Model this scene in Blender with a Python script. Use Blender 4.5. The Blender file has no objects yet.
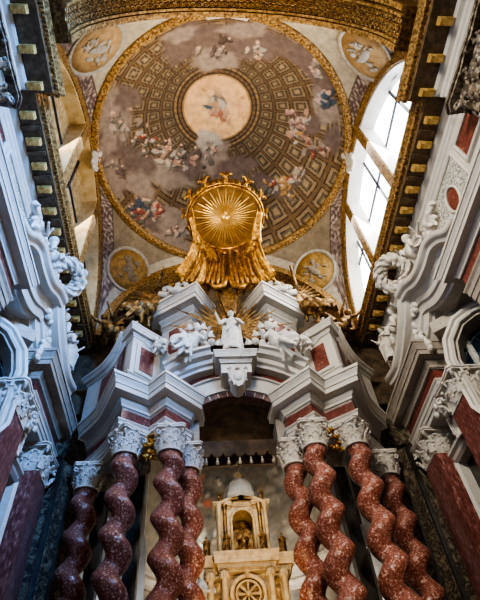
import bpy, bmesh, math, random
import numpy as np
from math import sin, cos, pi, sqrt, radians, atan2, hypot
from mathutils import Vector, Matrix

random.seed(7)
C = bpy.context.scene.collection
ZO = 1.6                       # eye height: the whole place is built relative to the eye, then lifted

# ------------------------------------------------------------------ camera frame (world directions)
YAW, PIT, ROL, F, CX = 0.12756608, 0.88978713, -0.11587, 500.0, -0.9326
Fw = Vector((sin(YAW)*cos(PIT), cos(YAW)*cos(PIT), sin(PIT)))
R0 = Vector((cos(YAW), -sin(YAW), 0)); U0 = R0.cross(Fw)
Rt = cos(ROL)*R0 + sin(ROL)*U0; Up = -sin(ROL)*R0 + cos(ROL)*U0
def ray(px, py): return ((px-240)/F)*Rt + (-(py-300)/F)*Up + Fw
def atH(px, py, h): r = ray(px, py); return Vector((CX, 0, 0)) + r*(h/r.z)
def atY(px, py, y): r = ray(px, py); return Vector((CX, 0, 0)) + r*(y/r.y)
def atX(px, py, x): r = ray(px, py); return Vector((CX, 0, 0)) + r*((x-CX)/r.x)

# ------------------------------------------------------------------ materials
def _mat(name):
    m = bpy.data.materials.new(name); m.use_nodes = True
    nt = m.node_tree; b = nt.nodes['Principled BSDF']
    return m, nt, b
def noise_mat(name, cols, scale=6, detail=8, rough=.5, metal=0, bump=.0, bscale=None, stretch=(1,1,1), stops=None, dist=0, kind='noise', spec=.5):
    m, nt, b = _mat(name); N = nt.nodes; L = nt.links
    tc = N.new('ShaderNodeTexCoord'); mp = N.new('ShaderNodeMapping'); mp.inputs['Scale'].default_value = stretch
    L.new(tc.outputs['Object'], mp.inputs['Vector'])
    if kind == 'noise':
        n = N.new('ShaderNodeTexNoise'); n.inputs['Scale'].default_value = scale; n.inputs['Detail'].default_value = detail
        n.inputs['Distortion'].default_value = dist; n.inputs['Roughness'].default_value = .65; out = n.outputs['Fac']
    else:
        n = N.new('ShaderNodeTexVoronoi'); n.inputs['Scale'].default_value = scale; out = n.outputs['Distance']
    L.new(mp.outputs['Vector'], n.inputs['Vector'])
    r = N.new('ShaderNodeValToRGB'); cr = r.color_ramp
    k = len(cols); stops = stops or [.3+.4*i/(max(k-1, 1)) for i in range(k)]
    while len(cr.elements) < k: cr.elements.new(.5)
    for i, (c, s) in enumerate(zip(cols, stops)):
        cr.elements[i].position = s; cr.elements[i].color = (*c, 1)
    L.new(out, r.inputs['Fac']); L.new(r.outputs['Color'], b.inputs['Base Color'])
    b.inputs['Roughness'].default_value = rough; b.inputs['Metallic'].default_value = metal
    b.inputs['Specular IOR Level'].default_value = spec
    if bump:
        n2 = N.new('ShaderNodeTexNoise'); n2.inputs['Scale'].default_value = bscale or scale*3; n2.inputs['Detail'].default_value = 5
        L.new(tc.outputs['Object'], n2.inputs['Vector'])
        bp = N.new('ShaderNodeBump'); bp.inputs['Strength'].default_value = bump; bp.inputs['Distance'].default_value = .03
        L.new(n2.outputs['Fac'], bp.inputs['Height']); L.new(bp.outputs['Normal'], b.inputs['Normal'])
    return m
M = {}
M['white'] = noise_mat('white_marble', [(.36,.33,.295), (.50,.47,.425), (.55,.52,.47)], 2.2, 9, .42, bump=.08, bscale=25, dist=1.5, stops=[.25,.42,.7])
M['grey'] = noise_mat('grey_marble', [(.24,.205,.17), (.33,.29,.245), (.39,.345,.295)], 2.6, 9, .5, bump=.12, bscale=20, dist=2, stops=[.3,.5,.75])
M['stucco'] = noise_mat('white_stucco', [(.40,.36,.31), (.70,.66,.60)], 9, 6, .6, bump=.35, bscale=22)
M['figure'] = noise_mat('statuary_marble', [(.44,.42,.39), (.66,.64,.60)], 7, 6, .5, bump=.3, bscale=14)
M['red'] = noise_mat('red_marble', [(.06,.015,.010), (.14,.038,.028), (.24,.085,.065), (.50,.37,.30)], 12, 9, .3, dist=1.2, stops=[.3,.46,.62,.74])
M['column'] = noise_mat('flecked_red_marble', [(.085,.022,.014), (.20,.065,.045), (.33,.14,.10), (.78,.66,.60)], 24, 12, .33, stops=[.3,.47,.57,.66], dist=.3)
M['pilaster'] = noise_mat('streaked_red_marble', [(.075,.022,.018), (.17,.058,.046), (.30,.13,.11), (.55,.42,.38)], 9, 12, .3, stops=[.33,.48,.6,.7], stretch=(2,2,.7))
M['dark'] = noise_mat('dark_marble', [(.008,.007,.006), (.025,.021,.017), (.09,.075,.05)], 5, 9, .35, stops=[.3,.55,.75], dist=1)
M['mottled'] = noise_mat('mottled_dark_marble', [(.010,.008,.006), (.045,.034,.024), (.17,.135,.09), (.27,.22,.15)], 5, 10, .5, stops=[.36,.48,.56,.7], dist=2.5, bump=.2)
M['wood'] = noise_mat('dark_brown_stucco', [(.05,.032,.018), (.12,.078,.042), (.20,.135,.075)], 6, 6, .6, bump=.2)
M['gold'] = noise_mat('gilding', [(.07,.03,.006), (.36,.19,.045), (.70,.45,.15)], 9, 8, .34, metal=.82, bump=.5, bscale=26, stops=[.3,.5,.7])
M['golddull'] = noise_mat('dull_gilding', [(.04,.02,.006), (.16,.085,.025), (.36,.22,.08)], 14, 9, .5, metal=.35, bump=.7, bscale=34, stops=[.34,.5,.66])
M['goldplaster'] = noise_mat('gilt_plaster', [(.06,.028,.008), (.28,.155,.045), (.54,.36,.14)], 13, 8, .55, metal=.2, bump=.6, bscale=24, stops=[.36,.5,.64])
M['gilding_brown'] = noise_mat('browned_gilding', [(.035,.018,.006), (.20,.11,.035), (.50,.32,.12)], 8, 8, .42, metal=.6, bump=.5, bscale=20, stops=[.36,.5,.68])
M['ornament'] = noise_mat('mauve_ornament_plaster', [(.09,.055,.05), (.20,.14,.13), (.46,.40,.34)], 16, 6, .7, bump=.4, stops=[.38,.5,.6])
M['inlay'] = noise_mat('arabesque_inlay', [(.12,.13,.11), (.22,.23,.20), (.66,.64,.58)], 9, 3, .4, stops=[.42,.49,.53], dist=3)
M['redband'] = noise_mat('dark_voussoir_marble', [(.05,.02,.02), (.11,.05,.045), (.2,.12,.11)], 8, 6, .5)
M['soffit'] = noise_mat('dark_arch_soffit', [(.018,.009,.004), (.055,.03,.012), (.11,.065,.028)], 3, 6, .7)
M['plaster'] = noise_mat('pale_plaster', [(.34,.33,.31), (.55,.54,.50)], 2, 6, .7)
M['stone'] = noise_mat('warm_limestone', [(.30,.20,.10), (.52,.38,.20), (.66,.52,.31)], 6, 8, .5, bump=.2)
M['leadroof'] = noise_mat('silvered_dome_cover', [(.30,.29,.26), (.62,.60,.55)], 3, 5, .35, metal=.3)
M['floor'] = noise_mat('stone_paving', [(.18,.15,.12), (.36,.31,.26)], 3, 6, .4)
M['blueglass'] = noise_mat('dark_blue_glass', [(.004,.008,.016), (.012,.026,.046)], 3, 4, .12)
M['iron'] = noise_mat('pale_lattice', [(.05,.08,.10), (.13,.18,.20)], 8, 4, .5)
M['cream'] = noise_mat('warm_cream_stucco', [(.42,.28,.11), (.62,.47,.24), (.70,.57,.34)], 3, 6, .6)  # left reveal and mullions: warm light put into the stucco colour
M['bracketgold'] = noise_mat('bright_gilt_bracket', [(.22,.12,.03), (.55,.36,.12), (.78,.58,.26)], 7, 6, .5, metal=.3, bump=.3)
M['discbrown'] = noise_mat('brown_gilt_disc', [(.13,.07,.022), (.21,.12,.04), (.28,.165,.055)], 3, 3, .45, metal=.5)
M['raygold'] = noise_mat('polished_ray_gilding', [(.45,.28,.08), (.70,.48,.18)], 3, 3, .35, metal=.7)
M['mullion'] = noise_mat('dark_glazing_bar', [(.02,.022,.03), (.06,.06,.07)], 8, 4, .5)

# curtain of the canopy: gilt with strong folds
def pane_mat():
    m, nt, b = _mat('daylit_frosted_glass'); N = nt.nodes; L = nt.links
    n = N.new('ShaderNodeTexNoise'); n.inputs['Scale'].default_value = .8
    r = N.new('ShaderNodeValToRGB'); r.color_ramp.elements[0].position = .35; r.color_ramp.elements[1].position = .6
    r.color_ramp.elements[0].color = (.55,.68,.9,1); r.color_ramp.elements[1].color = (1,1,1,1)
    L.new(n.outputs['Fac'], r.inputs['Fac']); L.new(r.outputs['Color'], b.inputs['Emission Color'])
    b.inputs['Emission Strength'].default_value = 3.2; b.inputs['Base Color'].default_value = (.7,.75,.8,1)  # the glass glows by itself, standing in for daylight coming through
    return m
M['pane'] = pane_mat()
M['warmpanel'] = noise_mat('gilt_cream_panel', [(.30,.18,.06), (.52,.38,.17), (.68,.57,.36)], 4, 8, .6, stops=[.35,.5,.62], dist=1.5)
def paint_mat(name, bump=.15, rough=.75):
    m, nt, b = _mat(name); N = nt.nodes; L = nt.links
    a = N.new('ShaderNodeVertexColor'); a.layer_name = 'paint'
    n = N.new('ShaderNodeTexNoise'); n.inputs['Scale'].default_value = 5; n.inputs['Detail'].default_value = 8
    tc = N.new('ShaderNodeTexCoord'); L.new(tc.outputs['Object'], n.inputs['Vector'])
    mx = N.new('ShaderNodeMix'); mx.data_type = 'RGBA'; mx.blend_type = 'MULTIPLY'; mx.inputs[0].default_value = .75
    r = N.new('ShaderNodeValToRGB'); r.color_ramp.elements[0].position = .3; r.color_ramp.elements[1].position = .65
    r.color_ramp.elements[0].color = (.62,.60,.58,1); r.color_ramp.elements[1].color = (1.12,1.1,1.08,1)
    L.new(n.outputs['Fac'], r.inputs['Fac'])
    L.new(a.outputs['Color'], mx.inputs[6]); L.new(r.outputs['Color'], mx.inputs[7]); L.new(mx.outputs[2], b.inputs['Base Color'])
    b.inputs['Roughness'].default_value = rough
    return m
M['fresco'] = paint_mat('fresco_paint')

# ------------------------------------------------------------------ mesh builder
class MB:
    def __init__(s): s.v = []; s.f = []
    def grid(s, rows, closed_u=False, closed_v=False, flip=False):
        """rows: list of lists of points"""
        o = len(s.v); nr = len(rows); nc = len(rows[0])
        for r in rows: s.v.extend([tuple(p) for p in r])
        for i in range(nr if closed_v else nr-1):
            for j in range(nc if closed_u else nc-1):
                a = o+i*nc+j; b = o+i*nc+(j+1) % nc; c = o+((i+1) % nr)*nc+(j+1) % nc; d = o+((i+1) % nr)*nc+j
                s.f.append((a, d, c, b) if flip else (a, b, c, d))
        return o
    def box(s, x0, x1, y0, y1, z0, z1, T=None):
        o = len(s.v)
        P = [Vector((x, y, z)) for z in (z0, z1) for y in (y0, y1) for x in (x0, x1)]
        if T is not None: P = [T @ p for p in P]
        s.v.extend([tuple(p) for p in P])
        for q in ((0,2,3,1), (4,5,7,6), (0,1,5,4), (2,6,7,3), (0,4,6,2), (1,3,7,5)): s.f.append(tuple(o+i for i in q))
    def prism(s, poly, t0, t1, mp):
        o = len(s.v); n = len(poly)
        for t in (t0, t1):
            for a, b in poly: s.v.append(tuple(mp(a, b, t)))
        s.f.append(tuple(o+i for i in range(n))); s.f.append(tuple(o+n+i for i in reversed(range(n))))
        for i in range(n): s.f.append((o+i, o+n+i, o+n+(i+1) % n, o+(i+1) % n))
    def sweep(s, path, prof, mp, side=1, closed=False, caps=True):
        """path of 2D points, prof closed polygon of (outward offset, t); mp(a,b,t) -> xyz"""
        n = len(path); rows = []
        for i in range(n):
            p = Vector(path[i])
            if closed or 0 < i < n-1: d1 = (p-Vector(path[i-1])).normalized(); d2 = (Vector(path[(i+1) % n])-p).normalized()
            elif i == 0: d1 = d2 = (Vector(path[1])-p).normalized()
            else: d1 = d2 = (p-Vector(path[-2])).normalized()
            n1 = Vector((d1.y, -d1.x))*side; n2 = Vector((d2.y, -d2.x))*side
            m = (n1+n2); m = m/max(m.length, 1e-6); k = 1/max(m.dot(n1), .35)
            rows.append([mp(p.x+m.x*k*o_, p.y+m.y*k*o_, t) for o_, t in prof])
        o = s.grid(rows, closed_u=True, closed_v=closed)
        if caps and not closed:
            k = len(prof)
            s.f.append(tuple(o+i for i in reversed(range(k)))); s.f.append(tuple(o+(n-1)*k+i for i in range(k)))
    def lathe(s, prof, c, n=24, axis=None, a0=0, a1=2*pi):
        rot = Vector((0, 0, 1)).rotation_difference(Vector(axis)).to_matrix() if axis is not None else Matrix.Identity(3)
        full = abs(a1-a0-2*pi) < 1e-4; rows = []
        for r, z in prof:
            rows.append([Vector(c)+rot @ Vector((r*cos(a0+(a1-a0)*j/(n if full else n-1)), r*sin(a0+(a1-a0)*j/(n if full else n-1)), z)) for j in range(n)])
        s.grid(rows, closed_u=full)
    def tube(s, pts, rad, n=8, flat=1.0, flatdir=None, closed=False, caps=True):
        pts = [Vector(p) for p in pts]; m = len(pts)
        if not hasattr(rad, '__len__'): rad = [rad]*m
        rows = []; ref = Vector((0.13, 0.21, 1)).normalized()
        if flatdir is not None: ref = Vector(flatdir).normalized()
        for i in range(m):
            if closed: d = pts[(i+1) % m]-pts[i-1]
            else: d = pts[min(i+1, m-1)]-pts[max(i-1, 0)]
            d.normalize(); u = d.cross(ref)
            if u.length < 1e-3: u = d.cross(Vector((1, 0, 0)))
            u.normalize(); w = u.cross(d)
            rows.append([pts[i]+rad[i]*(cos(2*pi*j/n)*u+flat*sin(2*pi*j/n)*w) for j in range(n)])
        o = s.grid(rows, closed_u=True, closed_v=closed)
        if caps and not closed:
            s.f.append(tuple(o+j for j in reversed(range(n)))); s.f.append(tuple(o+(m-1)*n+j for j in range(n)))
    def ell(s, c, r, rot=None, n=10, m=7):
        if not hasattr(r, '__len__'): r = (r, r, r)
        R = rot.to_matrix() if rot is not None and hasattr(rot, 'to_matrix') else (rot or Matrix.Identity(3))
        rows = []
        for i in range(m+1):
            t = pi*i/m; t = min(max(t, .02), pi-.02)
            rows.append([Vector(c)+R @ Vector((r[0]*sin(t)*cos(2*pi*j/n), r[1]*sin(t)*sin(2*pi*j/n), r[2]*cos(t))) for j in range(n)])
        s.grid(rows, closed_u=True)
    def capsule(s, a, b, ra, rb, n=10):
        a = Vector(a); b = Vector(b); d = (b-a); L_ = d.length; d.normalize(); pts = []; rr = []
        for k in range(4):
            t = pi/2*(1-k/3.0); pts.append(a-d*ra*sin(t)*.999); rr.append(max(ra*cos(t), .002))
        for k in range(4):
            t = pi/2*k/3.0; pts.append(b+d*rb*sin(t)); rr.append(max(rb*cos(t), .002))
        s.tube(pts, rr, n)
    def build(s, name, mat, parent=None, smooth=False, remesh=None, disp=None, loc=None, recalc=True, auto=None):
        me = bpy.data.meshes.new(name); me.from_pydata(s.v, [], s.f)
        if recalc:
            bm = bmesh.new(); bm.from_mesh(me); bmesh.ops.recalc_face_normals(bm, faces=bm.faces); bm.to_mesh(me); bm.free()
        me.materials.append(M[mat] if isinstance(mat, str) else mat)
        if smooth: me.shade_smooth()
        o = bpy.data.objects.new(name, me); C.objects.link(o)
        if parent is not None: o.parent = parent
        if auto: 
            me.shade_smooth(); me.set_sharp_from_angle(angle=radians(auto))
        if remesh:
            md = o.modifiers.new('r', 'REMESH'); md.mode = 'VOXEL'; md.voxel_size = remesh; md.use_smooth_shade = True
            sm = o.modifiers.new('s', 'SMOOTH'); sm.factor = .5; sm.iterations = 2
        if disp:
            tx = bpy.data.textures.new('folds', 'CLOUDS'); tx.noise_scale = disp[1]; tx.noise_depth = 2
            d = o.modifiers.new('d', 'DISPLACE'); d.texture = tx; d.strength = disp[0]; d.mid_level = .5; d.texture_coords = 'LOCAL'
        return o
def tag(o, label=None, cat=None, group=None, kind=None):
    if label: o['label'] = label
    if cat: o['category'] = cat
    if group: o['group'] = group
    if kind: o['kind'] = kind
    return o
def empty(name, loc=(0, 0, 0), label=None, cat=None, group=None, kind=None, rz=0):
    o = bpy.data.objects.new(name, None); C.objects.link(o); o.location = loc; o.rotation_euler = (0, 0, rz); o.empty_display_size = .1
    return tag(o, label, cat, group, kind)
def rec(o, base):                 # rebase child meshes built in world coordinates onto their parent's location
    pass
XY = lambda a, b, t: (a, b, t)                       # plan path, t = height
def YZ(s): return lambda a, b, t: (s*t, a, b)        # path in (Y, height), t = distance from the axis
XZ = lambda a, b, t: (a, t, b)                       # path in (X, height), t = depth
def thing(name, label, cat, group=None, kind=None, at=(0, 0, 0)): return empty(name, at, label, cat, group, kind)
def part(mb, name, mat, parent, **k):
    """mesh in world coordinates under a parent whose origin is at the thing's base"""
    o = mb.build(name, mat, parent, **k)
    p = parent; off = Vector((0, 0, 0))
    while p is not None: off += p.location; p = p.parent
    if off.length > 0 and o.type == 'MESH':
        o.data.transform(Matrix.Translation(-off))
    return o
def arc(cx, cy, r, a0, a1, n): return [(cx+r*cos(radians(a0+(a1-a0)*i/n)), cy+r*sin(radians(a0+(a1-a0)*i/n))) for i in range(n+1)]
def smooth_path(P, k=6):
    out = []; n = len(P)
    for i in range(n-1):
        p0 = Vector(P[max(i-1, 0)]); p1 = Vector(P[i]); p2 = Vector(P[i+1]); p3 = Vector(P[min(i+2, n-1)])
        for j in range(k):
            t = j/k; out.append(tuple(.5*((2*p1)+(-p0+p2)*t+(2*p0-5*p1+4*p2-p3)*t*t+(-p0+3*p1-3*p2+p3)*t**3)))
    out.append(tuple(P[-1])); return out
def side_word(s): return 'right' if s > 0 else 'left'

# profile library ((outward offset, height) polygons)
def cornice_prof(z0, z1, proj, back=-.3):
    h = z1-z0
    p = [(back, z0), (0, z0), (.0, z0+.08*h), (.10*proj, z0+.10*h), (.10*proj, z0+.20*h), (.16*proj, z0+.24*h), (.26*proj, z0+.34*h), (.26*proj, z0+.40*h),
         (.74*proj, z0+.40*h), (.74*proj, z0+.60*h), (.80*proj, z0+.61*h), (.80*proj, z0+.67*h), (.84*proj, z0+.74*h), (.93*proj, z0+.84*h), (.93*proj, z0+.88*h), (proj, z0+.88*h), (proj, z1), (back, z1)]
    return p
def architrave_prof(z0, z1, proj, back=-.3):
    h = z1-z0
    return [(back, z0), (0, z0), (0, z0+.28*h), (.3*proj, z0+.30*h), (.3*proj, z0+.58*h), (.55*proj, z0+.60*h), (.55*proj, z0+.82*h), (proj, z0+.92*h), (proj, z1), (back, z1)]

# ================================================================== SETTING
fl = MB(); fl.box(-9, 9, -4, 16.4, -1.75, -1.6); tag(fl.build('floor', 'floor'), kind='structure')
A = 4.4; CY = 7.0; SP = 12.45       # half bay, bay centre, springing height
RING = SP+A

# walls of the bay
for s in (1, -1):
    w = MB(); bx = lambda y0, y1, z0, z1: w.box(min(s*5.3, s*5.6), max(s*5.3, s*5.6), y0, y1, z0, z1)
    bx(-3.0, 4.95, -1.6, 12.1); bx(7.95, 12.4, -1.6, 12.1); bx(4.95, 7.95, 9.0, 12.1); bx(4.95, 7.95, -1.6, 5.4)
    w.prism([(s*5.3, 4.95), (s*6.6, 6.0), (s*6.6, 6.3), (s*5.3, 5.2)], 5.4, 9.0, XY)
    w.box(min(s*5.3, s*6.8), max(s*5.3, s*6.8), 4.95, 7.95, 8.95, 9.05); w.box(min(s*5.3, s*6.8), max(s*5.3, s*6.8), 4.95, 7.95, 5.3, 5.4)
    rwl = MB(); rwl.box(min(s*3.9, s*5.6), max(s*3.9, s*5.6), 12.42, 12.6, -1.6, 12.1); tag(rwl.build('wall_rear_'+side_word(s), 'mottled'), kind='structure')
    tag(w.build('wall_'+side_word(s), 'plaster'), kind='structure')

# ---- dome with painted shell
def paint(obj, cols):
    me = obj.data; at = me.color_attributes.new('paint', 'FLOAT_COLOR', 'POINT')
    a = np.ones((len(me.vertices), 4), dtype=np.float32); a[:, :3] = cols; at.data.foreach_set('color', a.ravel())
def blob(col, P, c, rx, ry, ang, color, soft=.35, amt=1.0, wob=.0):
    """soft elliptical brush in plan"""
    dx = P[:, 0]-c[0]; dy = P[:, 1]-c[1]; ca, sa = cos(ang), sin(ang)
    u = (dx*ca+dy*sa)/rx; v = (-dx*sa+dy*ca)/ry
    d = np.sqrt(u*u+v*v)
    if wob:
        th = np.arctan2(v, u); ph = c[0]*7+c[1]*3
        d = d*(1+wob*np.sin(3*th+ph)+.7*wob*np.sin(5*th+2*ph)+.5*wob*np.sin(9*th+ph*3))
    w = np.clip((1-d)/soft, 0, 1)[:, None]*amt; w = w*w*(3-2*w)
    return col*(1-w)+np.array(color)*w, w[:, 0]
RISE = 1.35
def dome_z(r): return RING+RISE*(1-(r/A)**2)
def dome_at(px, py):
    r = ray(px, py); h = RING+.8
    for _ in range(8):
        p = Vector((CX, 0, 0))+r*(h/r.z); h = dome_z(min(hypot(p.x, p.y-CY), A))
    return p
nr, na = 190, 620
rr = np.linspace(0.002, 1, nr)*A; th = np.linspace(0, 2*pi, na, endpoint=False)
RR, TH = np.meshgrid(rr, th, indexing='ij')
X = RR*np.cos(TH); Yy = CY+RR*np.sin(TH); Z = RING+RISE*(1-(RR/A)**2)
verts = np.stack([X, Yy, Z], -1).reshape(-1, 3)
idx = np.arange(nr*na).reshape(nr, na); nx = np.roll(idx, -1, 1)
faces = np.stack([idx[:-1], idx[1:], nx[1:], nx[:-1]], -1).reshape(-1, 4)
me = bpy.data.meshes.new('ceiling'); me.from_pydata(verts.tolist(), [], faces.tolist()); me.shade_smooth(); me.materials.append(M['fresco'])
dome = bpy.data.objects.new('ceiling', me); C.objects.link(dome); tag(dome, kind='structure')
P = verts[:, :2]
O = dome_at(217, 108); OR = (dome_at(250, 105)-dome_at(184, 105)).length/2*1.0
dx = P[:, 0]-O.x; dy = P[:, 1]-O.y; rho = np.sqrt(dx*dx+dy*dy); phi = np.arctan2(dy, dx)
# distance along that direction to the ring
bx = O.x; by = O.y-CY; ux = dx/np.maximum(rho, 1e-5); uy = dy/np.maximum(rho, 1e-5)
bq = bx*ux+by*uy; rmax = -bq+np.sqrt(np.maximum(bq*bq-(bx*bx+by*by-A*A), 0))
O1 = OR*1.32
q = (rho-O1)/np.maximum(rmax-O1, 1e-3)
rows = 4.6; g = np.clip(q, 0, 1)**.86*rows
fr = g-np.floor(g); cols_n = 34; fa = phi/(2*pi)*cols_n; fa = fa-np.floor(fa)
d = np.minimum(np.minimum(fr, 1-fr), np.minimum(fa, 1-fa))      # 0 at rib centre .. .5 coffer centre
C1 = np.array((.25,.17,.09)); C2 = np.array((.055,.036,.022)); C3 = np.array((.30,.235,.155)); C4 = np.array((.09,.062,.04)); C5 = np.array((.36,.28,.175))
col = np.zeros((len(P), 3))
def band(lo, hi, c):
    m = (d >= lo) & (d < hi); col[m] = c
band(0, .075, C1*.8); band(.075, .12, C2); band(.12, .155, C1*1.1); band(.155, .25, C3); band(.25, .29, C4*.7); band(.29, .37, C3*.62); band(.37, .6, C5)
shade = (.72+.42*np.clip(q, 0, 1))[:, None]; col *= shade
# rim of the painted oculus
m = rho < O1; col[m] = (.13,.085,.05)
t = (rho-OR)/(O1-OR)
for lo, hi, c in ((0, .16, (.36,.25,.12)), (.16, .3, (.07,.045,.03)), (.3, .55, (.20,.13,.07)), (.55, .7, (.06,.04,.028)), (.7, .92, (.30,.21,.11)), (.92, 1.0, (.06,.04,.03))):
    m = (t >= lo) & (t < hi); col[m] = c
m = (t > .3) & (t < .92) & ((phi*22/pi) % 1 < .4); col[m] *= .75
m = rho < OR; col[m] = (.62,.43,.25)
col, _ = blob(col, P, (O.x, O.y-.1), .8, .8, 0, (.66,.50,.33), .8, .9)
# clouds, then figures, positioned where the fresco shows them
def stroke(px, py, w, h, ang, color, soft=.4, amt=1.0, wob=.12):
    global col
    c = dome_at(px, py); ex = dome_at(px+cos(ang)*w, py+sin(ang)*w)-c; ey = dome_at(px-sin(ang)*h, py+cos(ang)*h)-c
    col, ww = blob(col, P, (c.x, c.y), max(ex.length, .02), max(ey.length, .02), atan2(ex.y, ex.x), color, soft, amt, wob)
MV = (.21,.16,.14); PL = (.34,.28,.24); WH = (.46,.41,.36); DK = (.15,.11,.09)
for px, py, w, h, a, c in [(235,40,58,20,.1,MV),(190,42,38,20,-.4,MV),(300,56,30,13,.6,MV),(215,60,30,13,0,PL),(262,48,26,14,.2,MV),(245,30,30,9,0,PL),(180,35,22,8,-.3,PL),(322,84,12,30,-.3,MV),
        (112,120,22,36,.15,PL),(128,98,14,16,.6,MV),(108,150,15,28,0,MV),(108,142,9,20,.1,PL),(112,180,14,24,-.3,PL),(135,160,20,16,.7,MV),
        (150,168,34,13,.6,MV),(172,175,26,18,.3,PL),(140,186,24,13,.8,PL),(212,158,24,22,0,PL),(208,140,16,13,0,WH),(232,170,22,16,0,MV),
        (190,165,18,18,.4,MV),(150,215,28,16,.6,MV),(180,222,30,18,.2,PL),(172,245,30,10,.35,PL),(245,165,16,10,-.2,MV),
        (308,124,17,12,.5,MV),(325,108,13,24,-.4,PL),(332,140,11,18,.2,MV),(283,190,14,9,-.4,MV),(262,180,16,9,.3,MV)]:
    stroke(px, py, w*.95, h*.95, a, c, .35, .9)
rnd = random.Random(5)
def painted_group(cx, cy, w, h, n, pal, sz=3.0):
    for _ in range(n):
        a = rnd.uniform(0, pi); px = cx+rnd.gauss(0, w*.45); py = cy+rnd.gauss(0, h*.45); s_ = sz*rnd.uniform(.8, 1.9)
        c = rnd.choice(pal); stroke(px+1, py+1.2, s_*1.1, s_*.6, a, tuple(x*.35 for x in c), .5, .8); stroke(px, py, s_, s_*.5, a, c, .4, .95)
        if rnd.random() < .6: stroke(px+rnd.uniform(-2, 2), py-1.5, s_*.35, s_*.3, 0, (.62,.44,.33), .3, 1)
FL = (.46,.32,.24); RD = (.34,.11,.08); BL = (.09,.13,.18); PK = (.42,.28,.24); GR = (.22,.20,.17); OC = (.45,.30,.14)
painted_group(140, 138, 17, 20, 18, [FL, RD, WH, GR, DK, PL]); painted_group(118, 128, 8, 12, 10, [FL, PL, WH, GR], 4)
painted_group(298, 122, 14, 14, 26, [FL, WH, PK, PK, WH, OC]); painted_group(312, 146, 12, 10, 16, [FL, PK, RD, PL])
painted_group(325, 100, 7, 12, 12, [BL, BL, WH, WH, GR], 4.5); painted_group(318, 72, 5, 12, 8, [WH, WH, PL], 4)
painted_group(180, 160, 24, 13, 40, [FL, GR, WH, DK, PK]); painted_group(160, 150, 14, 10, 18, [FL, GR, WH, DK])
painted_group(146, 208, 15, 13, 38, [BL, RD, PK, WH, FL, GR]); painted_group(280, 186, 18, 11, 36, [OC, RD, FL, WH, OC, GR])
painted_group(256, 50, 9, 6, 14, [WH, FL, WH, PL], 2.6); painted_group(214, 52, 16, 5, 12, [PL, MV, DK, PL]); painted_group(222, 38, 6, 4, 6, [PL, MV, DK])
painted_group(295, 175, 9, 9, 12, [WH, PL, FL]); painted_group(182, 232, 20, 7, 16, [PL, MV, WH]); painted_group(118, 168, 10, 10, 12, [PL, WH, MV, FL])
painted_group(210, 146, 6, 5, 8, [FL, WH, PL])
for px, py, w, h, a, c in [(217,104,12,15,0,(.42,.31,.2)),(220,100,10,4,.6,(.10,.12,.14)),(216,110,6,10,.3,(.34,.17,.11)),(222,116,5,8,-.5,(.36,.18,.12)),(220,100,8,3,.6,GR),(216,108,5,9,.3,FL),(222,104,4,7,-.4,WH),(213,112,5,3,0,FL),(226,114,4,6,.4,FL),(220,95,3,3,0,FL),(208,107,6,2.2,.3,BL),(229,122,2,5,.2,FL),(204,90,4,2,.4,OC),(243,98,3,1.5,.2,OC),(212,100,3,3,0,WH)]:
    stroke(px, py, w, h, a, c, .4, .95)
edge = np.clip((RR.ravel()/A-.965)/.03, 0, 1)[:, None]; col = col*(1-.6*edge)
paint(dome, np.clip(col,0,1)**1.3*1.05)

# ---- pendentives (sphere through the four arches)
SR = A*sqrt(2)
npn, nrr = 720, 46
vv = []; uu = []
for j in range(npn):
    t_ = 2*pi*j/npn; rm = A/max(abs(cos(t_)), abs(sin(t_)))
    for i in range(nrr):
        r_ = A+(rm-A)*i/(nrr-1); z_ = SP+sqrt(max(SR*SR-r_*r_, 0)); vv.append((r_*cos(t_), CY+r_*sin(t_), z_)); uu.append((t_, r_, rm))
ff = []
for j in range(npn):
    for i in range(nrr-1):
        a = j*nrr+i; b = ((j+1) % npn)*nrr+i; ff.append((a, b, b+1, a+1))
me = bpy.data.meshes.new('ceiling'); me.from_pydata(vv, [], ff); me.shade_smooth(); me.materials.append(M['fresco'])
pen = bpy.data.objects.new('ceiling', me); C.objects.link(pen); tag(pen, kind='structure')
va = np.array(vv); ua = np.array(uu)
dedge = A-np.maximum(np.abs(va[:, 0]), np.abs(va[:, 1]-CY))
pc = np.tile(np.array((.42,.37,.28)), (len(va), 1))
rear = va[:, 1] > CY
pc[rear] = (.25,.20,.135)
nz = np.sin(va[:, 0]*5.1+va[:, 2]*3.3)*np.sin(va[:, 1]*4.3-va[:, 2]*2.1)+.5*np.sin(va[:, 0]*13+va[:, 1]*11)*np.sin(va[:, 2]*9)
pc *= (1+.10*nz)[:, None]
sidearch = (np.abs(va[:, 0]) > np.abs(va[:, 1]-CY))
m = (dedge < .30) & sidearch; pc[m] = (.30,.235,.205)
pat = np.sin(va[:, 2]*23+3*np.sin(va[:, 1]*9))*np.sin(va[:, 1]*21+2.5*np.sin(va[:, 2]*13))+.35*np.sin(va[:, 2]*51); m2 = m & (pat > .1); pc[m2] = (.12,.075,.07); m2 = m & (pat < -.6); pc[m2] = (.52,.44,.36)
m = (dedge >= .30) & (dedge < .34) & sidearch; pc[m] = (.10,.07,.05)
m = (dedge < .25) & ~sidearch; pc[m] = (.46,.41,.33)
paint(pen, pc)

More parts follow.
